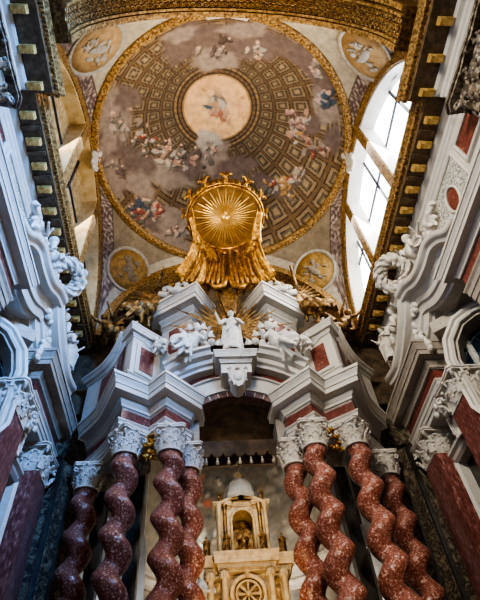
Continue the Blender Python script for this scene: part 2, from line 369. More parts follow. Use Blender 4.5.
# gilded ring of the dome with cast leaves
rg = MB(); ringpath = [(A*cos(2*pi*i/180), CY+A*sin(2*pi*i/180)) for i in range(180)]
rg.sweep(ringpath, [(.10, RING-.02), (.13, RING-.08), (.08, RING-.14), (-.02, RING-.15), (-.09, RING-.12), (-.14, RING-.04), (-.12, RING+.10), (.06, RING+.10)], XY, closed=True)
for i in range(150):
    a = 2*pi*i/150
    for k, dr in ((0, -.05), (1, .06)):
        aa = a+k*pi/150; rg.ell(((A+dr)*cos(aa), CY+(A+dr)*sin(aa), RING-.14), (.035, .085, .035), Matrix.Rotation(aa+(.6 if k else -.6), 3, 'Z'), 6, 4)
rg.build('trim_1', 'goldplaster', auto=40); bpy.data.objects['trim_1']['kind'] = 'structure'

# ---- front transverse arch: gilt coffered soffit
fa_ = MB()
FR = 3.72
ap = arc(0, SP-.05, FR, 0, 180, 64)
fa_.sweep(ap, [(0, 1.7), (0, 2.62), (.75, 2.62), (.75, 1.7)], XZ, side=1)
ob = fa_.build('trim_2', 'golddull', auto=30); tag(ob, kind='structure')
fb = MB()
for yy, w in ((1.74, .06), (2.55, .07), (2.42, .03), (1.9, .03)): fb.sweep(ap, [(-.07, yy-w), (-.07, yy+w), (.02, yy+w), (.02, yy-w)], XZ, side=1)
for i in range(64):
    a = radians(180*(i+.5)/64)
    for k in range(3):
        y_ = 2.0+.155*k; r_ = FR-.02
        aa = a+(.024 if k % 2 else 0)
        fb.tube([(r_*cos(aa+.021*cos(q_*.9)), y_+.06*sin(q_*.9), SP-.05+r_*sin(aa+.021*cos(q_*.9))) for q_ in range(7)], .020, 5, closed=True); fb.ell((r_*cos(aa), y_, SP-.05+r_*sin(aa)), .03, None, 6, 4)
o_ = fb.build('scroll_relief', 'goldplaster', ob, auto=40)
# pale face of the arch rising to the pendentive
fc = MB(); fc.sweep(arc(0, SP, A+.02, 0, 180, 64), [(0, 2.5), (0, 2.64), (.45, 2.64), (.45, 2.5)], XZ, side=-1)
# ---- nave vault above and before the arch
nv = MB(); nv.sweep(arc(0, SP-.05, 4.5, 0, 180, 48), [(0, -3), (0, 1.75), (-.2, 1.75), (-.2, -3)], XZ, side=1)
tag(nv.build('ceiling', 'wood', auto=30), kind='structure')

for s in (1, -1):
    cb = MB(); cb.box(min(s*4.2, s*5.6), max(s*4.2, s*5.6), -3.0, 2.58, 12.47, 17.6); tag(cb.build('trim_%d' % (11 if s > 0 else 12), 'wood'), kind='structure')
# ---- rear arch and back wall
bw = MB()
bw.sweep(arc(0, SP, A, 0, 180, 48), [(0, 11.38), (0, 11.9), (-.3, 11.9), (-.3, 11.38)], XZ, side=1)
tag(bw.build('trim_3', 'goldplaster', auto=30), kind='structure')
bk = MB()
poly = [(-A-.9, 9.6), (A+.9, 9.6), (A+.9, SP)]+arc(0, SP, A+.3, 0, 180, 32)+[(-A-.9, SP)]
bk.prism(poly, 11.9, 12.05, XZ)
tag(bk.build('wall_back', noise_mat('shadowed_back_plaster', [(.02,.014,.009), (.09,.06,.033), (.17,.12,.065)], 4.5, 7, .8)), kind='structure')  # plaster in mottled dark browns

# ---- side lunettes with thermal windows
LY = 7.3
for s in (1, -1):
    lab = side_word(s)
    mp = YZ(s)
    lw = MB()
    # gilt face ring and stepped lip
    lw.sweep(arc(CY, SP, A+.02, 0, 180, 56), [(0, 4.38), (0, 4.42), (.30, 4.46), (.30, 4.52), (-.12, 4.52), (-.12, 4.38)], mp, side=-1)
    o1 = lw.build('trim_%d' % (4 if s > 0 else 5), 'goldplaster', auto=30); tag(o1, kind='structure')
    # white splayed reveal and windows
    ww = MB()
    ww.sweep(arc(CY, SP-.1, 4.10, 0, 180, 48), [(0, 4.50), (-.05, 4.98), (.4, 4.98), (.4, 4.50)], mp, side=1)
    win = ww.build('window_%d' % (1 if s > 0 else 2), 'white' if s > 0 else 'cream', auto=30); tag(win, kind='structure')
    fr_ = MB(); ml = MB(); gb = MB()
    R2 = 4.12
    for yc in (5.95, 8.6):
        ht = sqrt(R2**2-(yc-CY)**2)+SP-.1
        fr_.box(min(s*4.42, s*4.47), max(s*4.42, s*4.47), yc-.16, yc+.16, SP+.02, ht)
        ml.prism([(yc-.19, 4.46), (yc+.19, 4.46), (yc+.12, 4.98), (yc-.12, 4.98)], SP+.02, ht, lambda a, b, t, s=s: (s*b, a, t))
    fr_.build('gilt_border', 'goldplaster', win)
    ml.box(min(s*4.5, s*5.5), max(s*4.5, s*5.5), CY-4.1, CY+4.1, SP+.01, SP+.06)
    ml.build('mullion', 'white' if s > 0 else 'cream', win)
    gp = MB(); gp.prism(arc(CY, SP-.1, 4.14, 0, 180, 40), 4.96, 4.98, mp); gp.build('pane', 'pane' if s > 0 else 'warmpanel', win)
    for yc in (4.4, 7.1, 9.7): gb.box(min(s*4.90, s*4.95), max(s*4.90, s*4.95), yc-.045, yc+.045, SP-.2, SP-.1+sqrt(4.1**2-(yc-CY)**2))
    for zc in (SP+.9, SP+2.3):
        hw = sqrt(4.1**2-(zc-SP+.1)**2); gb.box(min(s*4.90, s*4.95), max(s*4.90, s*4.95), CY-hw, CY+hw, zc-.04, zc+.04)
    gb.build('glazing_bars', 'mullion', win)

# ================================================================== capitals, columns, pilasters
def capital_mb(c, r, h, square=False, n=8, rot=0.0, sq=1.0):
    m = MB(); c = Vector(c)
    if square: m.box(-r*1.0, r*1.0, -r*sq, r*sq, 0, h*.86, Matrix.Translation(c) @ Matrix.Rotation(rot, 4, 'Z'))
    else: m.lathe([(r*1.0, 0), (r*1.12, .02*h), (r*1.12, .07*h), (r*.96, .09*h), (r*.95, .5*h), (r*1.15, .82*h), (r*1.25, .86*h), (0, .87*h)], c, 20)
    R = Matrix.Rotation(rot, 3, 'Z')
    def base(t, out=1.0):
        if not square: return Vector((cos(t), sin(t), 0))*r*out
        k = 1/max(abs(cos(t)), abs(sin(t))); return Vector((cos(t)*k, sin(t)*k*sq, 0))*r*out
    for row, (z0, hh, out) in enumerate(((.08, .36, .42), (.34, .34, .5))):
        for i in range(n):
            t = 2*pi*(i+.5*row)/n; dr = R @ Vector((cos(t), sin(t), 0)); b = R @ base(t)
            pts = [c+b+Vector((0, 0, z0*h)), c+b+dr*r*.10+Vector((0, 0, (z0+hh*.45)*h)), c+b+dr*r*out*.55+Vector((0, 0, (z0+hh*.85)*h)), c+b+dr*r*out*.9+Vector((0, 0, (z0+hh)*h)), c+b+dr*r*out*1.05+Vector((0, 0, (z0+hh*.86)*h))]
            m.tube(pts, [r*.26, r*.30, r*.26, r*.2, r*.08], 7, .4, flatdir=dr)
            for q_ in (-1, 1):      # lobes of the acanthus
                sd = Vector((-dr.y, dr.x, 0))*q_
                m.ell(pts[2]+sd*r*.22+dr*r*.06, (r*.1, r*.1, r*.13), None, 6, 4); m.ell(pts[1]+sd*r*.25+dr*r*.05, (r*.1, r*.1, r*.12), None, 6, 4)
    for i in range(4):          # corner volutes
        t = pi/4+i*pi/2; dr = R @ Vector((cos(t), sin(t)*(sq if square else 1), 0)); dn = dr.normalized(); b = R @ base(t, .9)
        pts = [c+b+Vector((0, 0, .45*h)), c+b+dn*r*.25+Vector((0, 0, .68*h))]
        cc = c+b+dn*r*.52+Vector((0, 0, .70*h))
        for k in range(11):
            a = pi*.75-k*.62; q_ = r*(.24-.017*k); pts.append(cc+dn*q_*cos(a)+Vector((0, 0, q_*sin(a))))
        m.tube(pts, [r*.10]*len(pts), 6)
    # concave abacus
    pl = []
    for i in range(4):
        t0 = pi/4+i*pi/2
        for k in range(-1, 2):
            pl.append((t0+k*.09, 1.62))
        for k in (-.5, 0, .5): pl.append((t0+pi/4+k*.5, 1.22))
    pts2 = []
    for t, q_ in pl:
        v = Vector((cos(t)*q_*r, sin(t)*q_*r*(sq if square else 1), 0))
        if square: v = v*1.12
        v = R @ v; pts2.append((v.x+c.x, v.y+c.y))
    m.prism(pts2, c.z+.86*h, c.z+.93*h, XY)
    m.prism([((x-c.x)*1.05+c.x, (y-c.y)*1.05+c.y) for x, y in pts2], c.z+.93*h, c.z+h, XY)
    for i in range(4):
        t = i*pi/2; v = R @ base(t, 1.25); m.ell(c+v+Vector((0, 0, .9*h)), r*.17, None, 7, 5)
    return m
SH0, SH1, CAPH = 1.3, 6.66, .66
def shaft_mb(r, phase, hand, turns_pitch=.80, amp=.055):
    m = MB(); rows = []; n = 36; N_ = 190; H_ = SH1-SH0
    for i in range(N_+1):
        z = H_*i/N_; t = z/H_; tap = r*(1.05-.20*t); env = min(1, z/.25, (H_-z)/.25)
        a = hand*2*pi*z/turns_pitch+phase; cx_, cy_ = amp*env*cos(a), amp*env*sin(a)
        rw = []
        for j in range(n):
            ph = 2*pi*j/n; k = tap*(1+env*.42*(abs(cos((ph-a)/2))-.66)); rw.append((cx_+k*cos(ph), cy_+k*sin(ph), z+SH0))
        rows.append(rw)
    m.grid(rows, closed_u=True); return m
cap_proto = capital_mb((0, 0, SH1), .27, CAPH).build('capital', 'stucco', auto=45)
shaft_r = shaft_mb(.285, .6, 1).build('shaft', 'column', smooth=True)
shaft_l = shaft_mb(.285, pi-.6, -1).build('shaft', 'column', smooth=True)
bs = MB(); bs.lathe([(.42, SH0-.30), (.42, SH0-.22), (.38, SH0-.2), (.42, SH0-.15), (.38, SH0-.1), (.33, SH0-.07), (.36, SH0-.03), (.30, SH0), (.25, SH0+.02)], (0, 0, 0), 24)
base_p = bs.build('base', 'white', smooth=True)
pdm = MB(); pdm.box(-.45, .45, -.45, .45, -1.3, SH0-.38); pdm.box(-.52, .52, -.52, .52, SH0-.42, SH0-.28); pdm.box(-.52, .52, -.52, .52, -1.6, -1.3)
ped_p = pdm.build('pedestal', 'white')
protos = dict(capital=cap_proto, base=base_p, pedestal=ped_p)
COLS = [(1.66, 9.82, 'the pair flanking the central arch, nearer the viewer'), (2.66, 9.86, 'the outer front column under the scrolled attic pier'),
        (1.27, 10.55, 'the slimmer one set back behind the front pair beside the domed tabernacle'), (3.72, 11.2, 'the shadowed outermost one by the mottled dark pier')]
CL = {(1,0): 'twisted flecked red marble column, second of the right four counted from the tabernacle', (-1,0): 'twisted flecked red marble column, second of the left four counted from the tabernacle',
      (1,1): 'bright twisted red marble column, third on the right counted from the tabernacle', (-1,1): 'twisted red marble column against white light, third on the left counted from the tabernacle',
      (1,2): 'shaded twisted red column directly right of the domed tabernacle', (-1,2): 'twisted red column directly left of the domed tabernacle',
      (1,3): 'dim twisted red column farthest right, beside the mottled dark pier', (-1,3): 'dark twisted red column farthest left, beside the mottled dark pier'}
for s in (1, -1):
    for k, (x, y, _) in enumerate(COLS):
        t = empty('twisted_column', (s*x, y, 0), CL[(s, k)], 'column', 'twisted columns of the high altar')
        src = shaft_r if s > 0 else shaft_l
        for nm, o in (('shaft', src), ('capital', cap_proto), ('base', base_p), ('pedestal', ped_p)):
            c = o.copy(); C.objects.link(c); c.parent = t; c.name = nm
            if nm == 'shaft': c.rotation_euler.z = [0, 2.1, 1.2, 3.0][k]*s
            if nm == 'capital' and k in (1,): c.rotation_euler.z = s*pi/4
            if nm == 'capital' and ((s < 0 and k == 1) or (s > 0 and k in (1,))): pass
for o in (cap_proto, shaft_r, shaft_l, base_p, ped_p): bpy.data.objects.remove(o)

# ================================================================== lower entablature of the altar (one per side + central arch)
def ent(name, label, path, side, zs=(7.32, 7.70, 8.06, 8.75), proj=.42, mats=('white', 'red', 'white'), back=-.9, cat='entablature', group='marble entablatures', body=False):
    t = thing(name, label, cat, group)
    z0, z1, z2, z3 = zs
    if body: bp = proj; off0 = 0
    else: bp = proj; off0 = proj
    a = MB(); a.sweep(path, [(o_-off0, z) for o_, z in architrave_prof(z0, z1, .09, back)], XY, side); part(a, 'architrave', mats[0], t)
    b = MB(); b.sweep(path, [(back-off0, z1), (-off0, z1), (-off0, z2), (back-off0, z2)], XY, side); part(b, 'frieze', mats[1], t)
    c = MB(); c.sweep(path, [(o_-off0, z) for o_, z in cornice_prof(z2-.04, z3, proj, back)], XY, side); part(c, 'cornice', mats[2], t)
    return t
for s in (1, -1):
    cv = smooth_path([(2.87, 9.80), (3.02, 10.13), (3.36, 10.80), (3.98, 11.55)], 6)
    path = [(1.20, 11.0), (1.24, 10.42), (1.81, 9.83), (2.22, 10.25)]+cv
    path = [(s*x, y) for x, y in path]
    ent('altar_entablature', 'broken and curving white entablature with red frieze over the %s twisted columns' % side_word(s), path, 1 if s > 0 else -1, back=-.14, proj=.44, body=True)
# ---- central arch
ca = thing('altar_arch', 'white segmental arch with red marble band over the central altar opening', 'arch')
am = MB(); am.sweep(arc(0, 7.05, 1.28, 0, 180, 30), [(-.28, 9.75), (0, 9.75), (0, 9.68), (.0, 9.68), (0, 10.7), (-.28, 10.7)], XZ, side=-1); 
def ringp(r0, r1, y0, y1, a0, a1, c0, cz, n=30):
    m = MB(); m.sweep(arc(c0, cz, r0, a0, a1, n), [(0, y0), (0, y1), (r1-r0, y1), (r1-r0, y0)], XZ, side=1); return m
CZ = 7.06
def seg(r0, r1, y0, y1, half, m=None):
    r0 *= 1.046; r1 *= 1.046; y0 += .45; m = m or MB(); m.sweep(arc(0, CZ, r0, 90-half, 90+half, 30), [(0, y0), (0, y1), (r1-r0, y1), (r1-r0, y0)], XZ, side=1); return m
part(seg(1.60, 1.76, 9.84, 10.6, 40), 'voussoir_band', M['redband'] if 'redband' in M else 'red', ca, auto=30)
for i in range(9):
    vs = MB(); a = radians(54+72*(i+.5)/9); vs.box(1.69, 1.83, 10.27, 10.30, -.012, .012, Matrix.Translation((0, 0, CZ)) @ Matrix.Rotation(-a, 4, 'Y')); part(vs, 'joint', 'white', ca)
part(seg(1.76, 2.16, 9.78, 10.6, 42), 'archivolt', 'white', ca, auto=30)
part(seg(2.16, 2.20, 9.70, 10.6, 42), 'fillet', 'white', ca, auto=30)
part(seg(2.20, 2.46, 9.80, 10.6, 42), 'red_band', 'red', ca, auto=30)
m2 = seg(2.46, 2.54, 9.72, 10.6, 42); seg(2.54, 2.62, 9.62, 10.6, 42, m2); seg(2.62, 2.72, 9.46, 10.6, 42, m2); seg(2.72, 2.80, 9.36, 10.6, 42, m2)
part(m2, 'arch_cornice', 'white', ca, auto=30)
m3 = seg(2.80, 3.2, 9.85, 10.6, 38); part(m3, 'attic_infill', 'grey', ca, auto=30)
for s in (1, -1):
    im = MB(); im.box(min(s*1.0, s*1.3), max(s*1.0, s*1.3), 10.7, 11.4, 7.3, 8.3); part(im, 'jamb', 'grey', ca)
    # raised wing of the broken pediment
    pw = MB(); a0, a1 = (90-40, 90-13) if s > 0 else (90+13, 90+40)
    pth_ = arc(0, CZ-.12, 3.02, a0, a1, 12)
    pw.sweep(pth_, [(.02, 9.50), (-.06, 9.50), (-.08, 9.60), (-.18, 9.66), (-.20, 9.84), (-.30, 9.88), (-.32, 9.98), (-.40, 10.0), (-.40, 10.9), (.02, 10.9)], XZ, side=1); part(pw, 'broken_pediment', 'white', ca, auto=30)
bv = MB(); bv.sweep(arc(0, CZ, 1.69, 51, 129, 26), [(0, 10.55), (0, 12.6), (.12, 12.6), (.12, 10.55)], XZ, side=1)
bv.box(-1.1, 1.1, 12.5, 12.6, 8.1, 8.5)
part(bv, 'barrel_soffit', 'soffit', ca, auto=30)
pv = thing('lambrequin', 'scalloped dark pelmet with pale tassels hanging across the arch opening', 'pelmet')
l1 = MB(); poly = [(-.98, 7.75), (.98, 7.75)]
for i in range(7):
    x1 = .98-i*1.96/7; w_ = 1.96/7
    for k in range(1, 7): a = pi*k/6; poly.append((x1-w_/2+w_/2*cos(a), 7.42-.14*sin(a)))
l1.prism(poly, 10.86, 10.92, XZ); part(l1, 'valance', 'soffit', pv)
for i in range(7):
    x = .98-(i+.5)*1.96/7; tm = MB(); tm.lathe([(.0, 7.28), (.03, 7.26), (.018, 7.22), (.035, 7.19), (.045, 7.10), (0, 7.09)], (x, 10.89, 0), 8); part(tm, 'tassel', 'grey', pv, smooth=True)

# keystone cartouche
ct = thing('keystone_cartouche', 'white carved shield cartouche on the keystone of the central arch', 'cartouche')
c1 = MB(); sh = [(0, -.42), (.14, -.34), (.22, -.16), (.2, .08), (.26, .22), (.16, .34), (0, .36)]
sh = sh+[(-x, z) for x, z in reversed(sh[1:-1])]
c1.prism([(x, 8.62+z) for x, z in sh], 9.46, 9.9, XZ); c1.ell((0, 9.46, 8.64), (.15, .07, .22)); part(c1, 'shield', 'white', ct, auto=50)
c2 = MB()
for q_ in (1, -1):
    for (x, z, r_) in ((.24, 9.02, .075), (.22, 8.5, .06), (.1, 8.32, .05)):
        c2.tube([(q_*x+r_*(1-.07*k)*cos(k*.7), 9.48-.01*k, z-.1+r_*(1-.07*k)*sin(k*.7)) for k in range(11)], .028, 6)
    c2.tube([(q_*.18, 9.46, 8.9), (q_*.25, 9.43, 8.75), (q_*.23, 9.43, 8.55), (q_*.16, 9.45, 8.32)], [.03, .045, .04, .02], 6)
c2.ell((0, 9.42, 8.92), (.08, .06, .07)); part(c2, 'scrollwork', 'white', ct, smooth=True)
for ch in [c for c in C.objects if c.parent == ct]:
    for v in ch.data.vertices: v.co.z = 9.0+(v.co.z-9.0)*.82; v.co.x *= .86
# statue pedestal
sp = thing('statue_pedestal', 'white moulded block projecting above the central keystone cartouche', 'pedestal')
b_ = MB(); b_.sweep([(-.40, 10.5), (-.40, 9.66), (.40, 9.66), (.40, 10.5)], cornice_prof(9.30, 9.68, .2, -.3), XY, side=1); b_.box(-.40, .40, 9.66, 10.5, 9.0, 9.67); part(b_, 'block', 'white', sp)
b_ = MB(); b_.box(-.30, .30, 9.6, 10.1, 9.67, 9.80); part(b_, 'plinth', 'white', sp)

# ================================================================== figures
def figure(name, label, cat, loc, h=1.5, pose='stand', mat='figure', face=-pi/2, wings=False, group=None, mirror=1, seed=0, vox=None, tilt=0.0, lean=0.0):
    """one continuous draped body; local +X is the facing direction before turning by face"""
    rd = random.Random(seed); m = MB(); u = h/1.75
    J = {}
    if pose == 'stand':
        pel = Vector((0, 0, .95)); che = Vector((.03, .02, 1.32)); nck = Vector((.04, .02, 1.50)); hed = Vector((.08, .0, 1.66))
        kn = [Vector((.12, .12, .52)), Vector((.06, -.12, .5))]; ft = [Vector((.08, .15, .05)), Vector((.03, -.13, .05))]
        el = [Vector((.10, .33, 1.18)), Vector((.10, -.34, 1.20))]; hn = [Vector((.30, .14, 1.14)), Vector((.24, -.44, 1.42))]
    elif pose == 'recline':
        pel = Vector((0, 0, .25)); che = Vector((-.10, .36, .56)); nck = Vector((-.08, .48, .74)); hed = Vector((-.02, .55, .90))
        kn = [Vector((.12, -.48, .50)), Vector((.22, -.50, .24))]; ft = [Vector((.2, -.92, .12)), Vector((.26, -.95, .02))]
        el = [Vector((.16, .60, .42)), Vector((.24, .20, .48))]; hn = [Vector((.34, .50, .22)), Vector((.34, -.14, .48))]
    elif pose == 'lounge':
        pel = Vector((0, 0, .18)); che = Vector((.06, .20, .58)); nck = Vector((.08, .26, .76)); hed = Vector((.13, .29, .93))
        kn = [Vector((.34, -.10, .40)), Vector((.36, .06, .16))]; ft = [Vector((.40, -.42, .02)), Vector((.44, -.34, -.18))]
        el = [Vector((.12, .50, .48)), Vector((.26, .0, .50))]; hn = [Vector((.34, .60, .62)), Vector((.44, -.14, .50))]
    elif pose == 'fly':
        pel = Vector((0, 0, .3)); che = Vector((.16, .26, .62)); nck = Vector((.2, .34, .78)); hed = Vector((.28, .36, .93))
        kn = [Vector((.24, -.34, .12)), Vector((-.02, -.36, .0))]; ft = [Vector((.0, -.74, -.08)), Vector((-.25, -.66, -.25))]
        el = [Vector((.42, .52, .74)), Vector((.36, .02, .76))]; hn = [Vector((.54, .72, 1.0)), Vector((.62, .02, .98))]
    else:   # sitting child
        pel = Vector((0, 0, .22)); che = Vector((.02, .0, .58)); nck = Vector((.04, 0, .74)); hed = Vector((.10, .02, .95))
        kn = [Vector((.42, .2, .30)), Vector((.38, -.2, .24))]; ft = [Vector((.50, .24, -.1)), Vector((.52, -.12, -.14))]
        el = [Vector((.16, .42, .55)), Vector((.2, -.38, .52))]; hn = [Vector((.42, .46, .66)), Vector((.46, -.30, .40))]
    child = pose == 'sit'
    hr = .155 if child else .11
    m.capsule(pel, che, .21 if child else .17, .19 if child else .18); m.capsule(che, nck, .13, .07); m.ell(hed, (hr, hr*.86, hr*1.18))
    m.ell(hed+Vector((hr*.95, 0, -.02)), (hr*.22, hr*.18, hr*.26)); m.ell(hed+Vector((-hr*.25, 0, hr*.3)), (hr*1.05, hr*1.02, hr*.98))   # nose, hair
    for i, q_ in enumerate((1, -1)):
        hip = pel+Vector((.02, .10*q_ if pose in ('stand', 'sit') else .02, -.04)); shd = che+Vector((0, .20*q_, .10)) if pose in ('stand', 'sit') else che+Vector((.08*(1-2*i), .06*q_, .08))
        m.capsule(hip, kn[i], .135, .095); m.capsule(kn[i], ft[i], .09, .055); m.capsule(ft[i], ft[i]+Vector((.14, 0, -.02)), .05, .035)
        m.capsule(shd, el[i], .075, .058); m.capsule(el[i], hn[i], .055, .036)
        hd = (hn[i]-el[i]).normalized()
        m.ell(hn[i]+hd*.04, (.045, .04, .05), None, 8, 5)
        for k in range(4): m.capsule(hn[i]+hd*.07+Vector((0, (k-1.5)*.02, 0)), hn[i]+hd*(.14-.01*abs(k-1.5))+Vector((.0, (k-1.5)*.026, -.015)), .012, .009, 6)
    # drapery folds following the body
    if pose == 'stand':
        for k in range(15):
            a = 2*pi*k/15; r0_, r1_ = .15, .19+.06*rd.random()
            m.capsule((r0_*cos(a), r0_*sin(a)+.04, 1.0), (r1_*cos(a)+.05, r1_*sin(a)-.03, .08), .04, .052, 7)
        m.capsule((.1, .25, 1.3), (.22, -.22, .8), .06, .08, 7); m.capsule((.22, -.22, .85), (.1, -.33, .3), .07, .04, 7)
        m.capsule((-.1, .2, 1.45), (-.2, .25, .3), .08, .1, 7); m.capsule((-.1, -.2, 1.45), (-.2, -.2, .3), .08, .1, 7)
    elif not child:
        m.ell(pel.lerp(kn[0], .5)+Vector((.0, 0, -.08)), (.24, .20, .20)); m.ell(che.lerp(pel, .5), (.22, .2, .26)); m.ell(kn[0].lerp(ft[0], .4), (.13, .24, .17))
        for k in range(14):
            t = rd.random(); a_ = pel.lerp(kn[k % 2], t); b_ = a_+Vector((rd.uniform(-.15, .2), rd.uniform(-.3, .1), -.25-.25*rd.random()))
            m.capsule(a_, b_, .09, .045, 7)
        for k in range(4):
            a_ = che.lerp(pel, rd.random()); m.capsule(a_+Vector((.08, .05, .05)), a_+Vector((rd.uniform(-.3, -.1), rd.uniform(-.2, .4), rd.uniform(-.2, .1))), .07, .05, 7)
    else:
        m.capsule((.1, -.25, .25), (.2, .3, .1), .07, .09, 7); m.capsule((.2, .3, .1), (.0, .5, -.1), .08, .04, 7)
    S = Matrix.Diagonal((u, u*mirror, u, 1)); T = Matrix.Rotation(face, 4, 'Z') @ Matrix.Rotation(lean, 4, 'X') @ Matrix.Rotation(tilt, 4, 'Y') @ S
    m.v = [tuple(T @ Vector(v)) for v in m.v]
    root = empty(name, loc, label, cat, group)
    b = m.build('body', mat, root, remesh=vox or .016*u+.006)
    if wings:
        for q_ in (1, -1):
            w = MB()
            for k in range(8):
                a = radians(115-14*k); L_ = (.85-.05*k)
                p0 = Vector((-.12, q_*.1, 0))+che; tip = p0+Vector((-.28-.03*k, q_*(.25+L_*cos(a)*.5+.2), L_*sin(a)))
                w.tube([p0, p0.lerp(tip, .5)+Vector((-.05, 0, .08)), tip], [.06, .075, .02], 6, .35, flatdir=(1, 0, 0))
            w.v = [tuple(T @ Vector(v)) for v in w.v]
            w.build('wing', mat, root, smooth=True)
    return root
figure('statue', 'white marble statue of a robed figure standing before golden rays on the central pedestal', 'statue', (-.02, 9.8, 9.80), 1.72, 'stand', seed=3)
# reclining figures on the pediment
for s in (1, -1):
    figure('reclining_statue', 'white marble robed figure reclining on the %s pediment beside the standing statue' % side_word(s), 'statue', (s*1.30, 9.6, 9.62), 1.75, 'lounge', face=-pi/2, mirror=-s, seed=11+s)
    figure('seated_statue', 'white marble figure seated beside the red panelled pier on the %s of the altar attic' % side_word(s), 'statue', (s*2.0, 9.9, 10.0), 1.15, 'lounge', face=-pi/2+s*.5, mirror=s, seed=21+s)
    figure('putto', 'small white cherub perched on top of the %s attic pier' % side_word(s), 'cherub', (s*2.80, 9.9, 11.0), .55, 'sit', face=-pi/2, mirror=s, seed=31+s)
    figure('gilded_angel', 'gilded winged angel leaning out beside the canopy curtain on the %s' % side_word(s), 'angel', (s*2.45, 10.5, 12.2), 2.5, 'fly', 'gilding_brown', face=-pi/2-s*.3, wings=True, mirror=-s, seed=41+s)
    figure('gilded_angel', 'brown gilded angel crouching in the far %s corner above the altar attic' % side_word(s), 'angel', (s*3.55, 10.8, 11.5), 1.9, 'fly', 'gilding_brown', face=-pi/2+s*.4, wings=True, mirror=s, seed=51+s)

# golden rays behind the statue
rays = thing('sunburst', 'golden sunburst of pointed rays behind the white statue', 'sunburst')
rm = MB(); rd = random.Random(4)
for i in range(34):
    a = radians(-42+264*i/33); L_ = (1.6 if i % 3 == 0 else 1.15)*rd.uniform(.85, 1.1)
    if 70 < math.degrees(a) < 110: L_ *= 1.35
    d_ = Vector((cos(a), 0, sin(a))); p0 = Vector((0, 10.05, 11.05))
    rm.tube([p0+d_*.15, p0+d_*L_*.6+Vector((0, -.04, 0)), p0+d_*L_*1.15+Vector((0, -.08, 0))], [.03, .055, .014], 5, .4, flatdir=(0, 1, 0))
for k in range(9): rm.tube([(.06*(k-4)*.5, 9.85, 11.6), (.06*(k-4), 9.8, 12.3), (.05*(k-4), 9.8, 12.9-.05*abs(k-4))], [.03, .05, .01], 5)
part(rm, 'rays', 'gilding_brown', rays)
# cherub heads and cloud stucco among the rays
for i, (x, z) in enumerate([(-.85, 10.6), (.85, 10.6), (-.62, 10.25), (.62, 10.25), (-1.05, 10.95), (1.05, 10.95)]):
    t = empty('cherub_head', (x, 9.75, z), 'winged white cherub head, %s of the three %s of the standing statue' % (['middle', 'middle', 'lowest', 'lowest', 'highest', 'highest'][i], 'left' if x < 0 else 'right'), 'cherub', 'cherub heads around the statue')
    m = MB(); m.ell((0, 0, 0), (.1, .1, .115)); m.ell((0, -.1, -.01), (.02, .03, .03)); m.ell((0, .03, .05), (.115, .1, .1)); m.build('head', 'figure', t, remesh=.018)
    m = MB()
    for q_ in (1, -1):
        for k in range(4): m.tube([(q_*.07, .02, -.05), (q_*(.2+.02*k), -.02, -.02+.07*k-.1), (q_*.34-.03*q_*k, 0, .05*k-.12)], [.03, .045, .012], 6, .5, flatdir=(0, 1, 0))
    m.build('wings', 'figure', t, smooth=True)

for s, (px_, py_) in ((-1, (149, 447)), (1, (338, 438))):
    p = atY(px_, py_, 9.95); m = MB(); rd = random.Random(6)
    for k in range(46): m.ell(p+Vector((rd.gauss(0, .09), rd.gauss(0, .05), rd.uniform(-.38, .38))), (.05, .05, .085), Matrix.Rotation(rd.uniform(0, 3), 3, 'Y'), 6, 5)
    m.tube([p+Vector((.08*sin(k), -.03, -.38+.76*k/8)) for k in range(9)], .03, 6)
    tag(m.build('gilded_festoon', 'gold', smooth=True), 'gilded leafy festoon hanging between the two front capitals on the %s' % side_word(s), 'festoon')
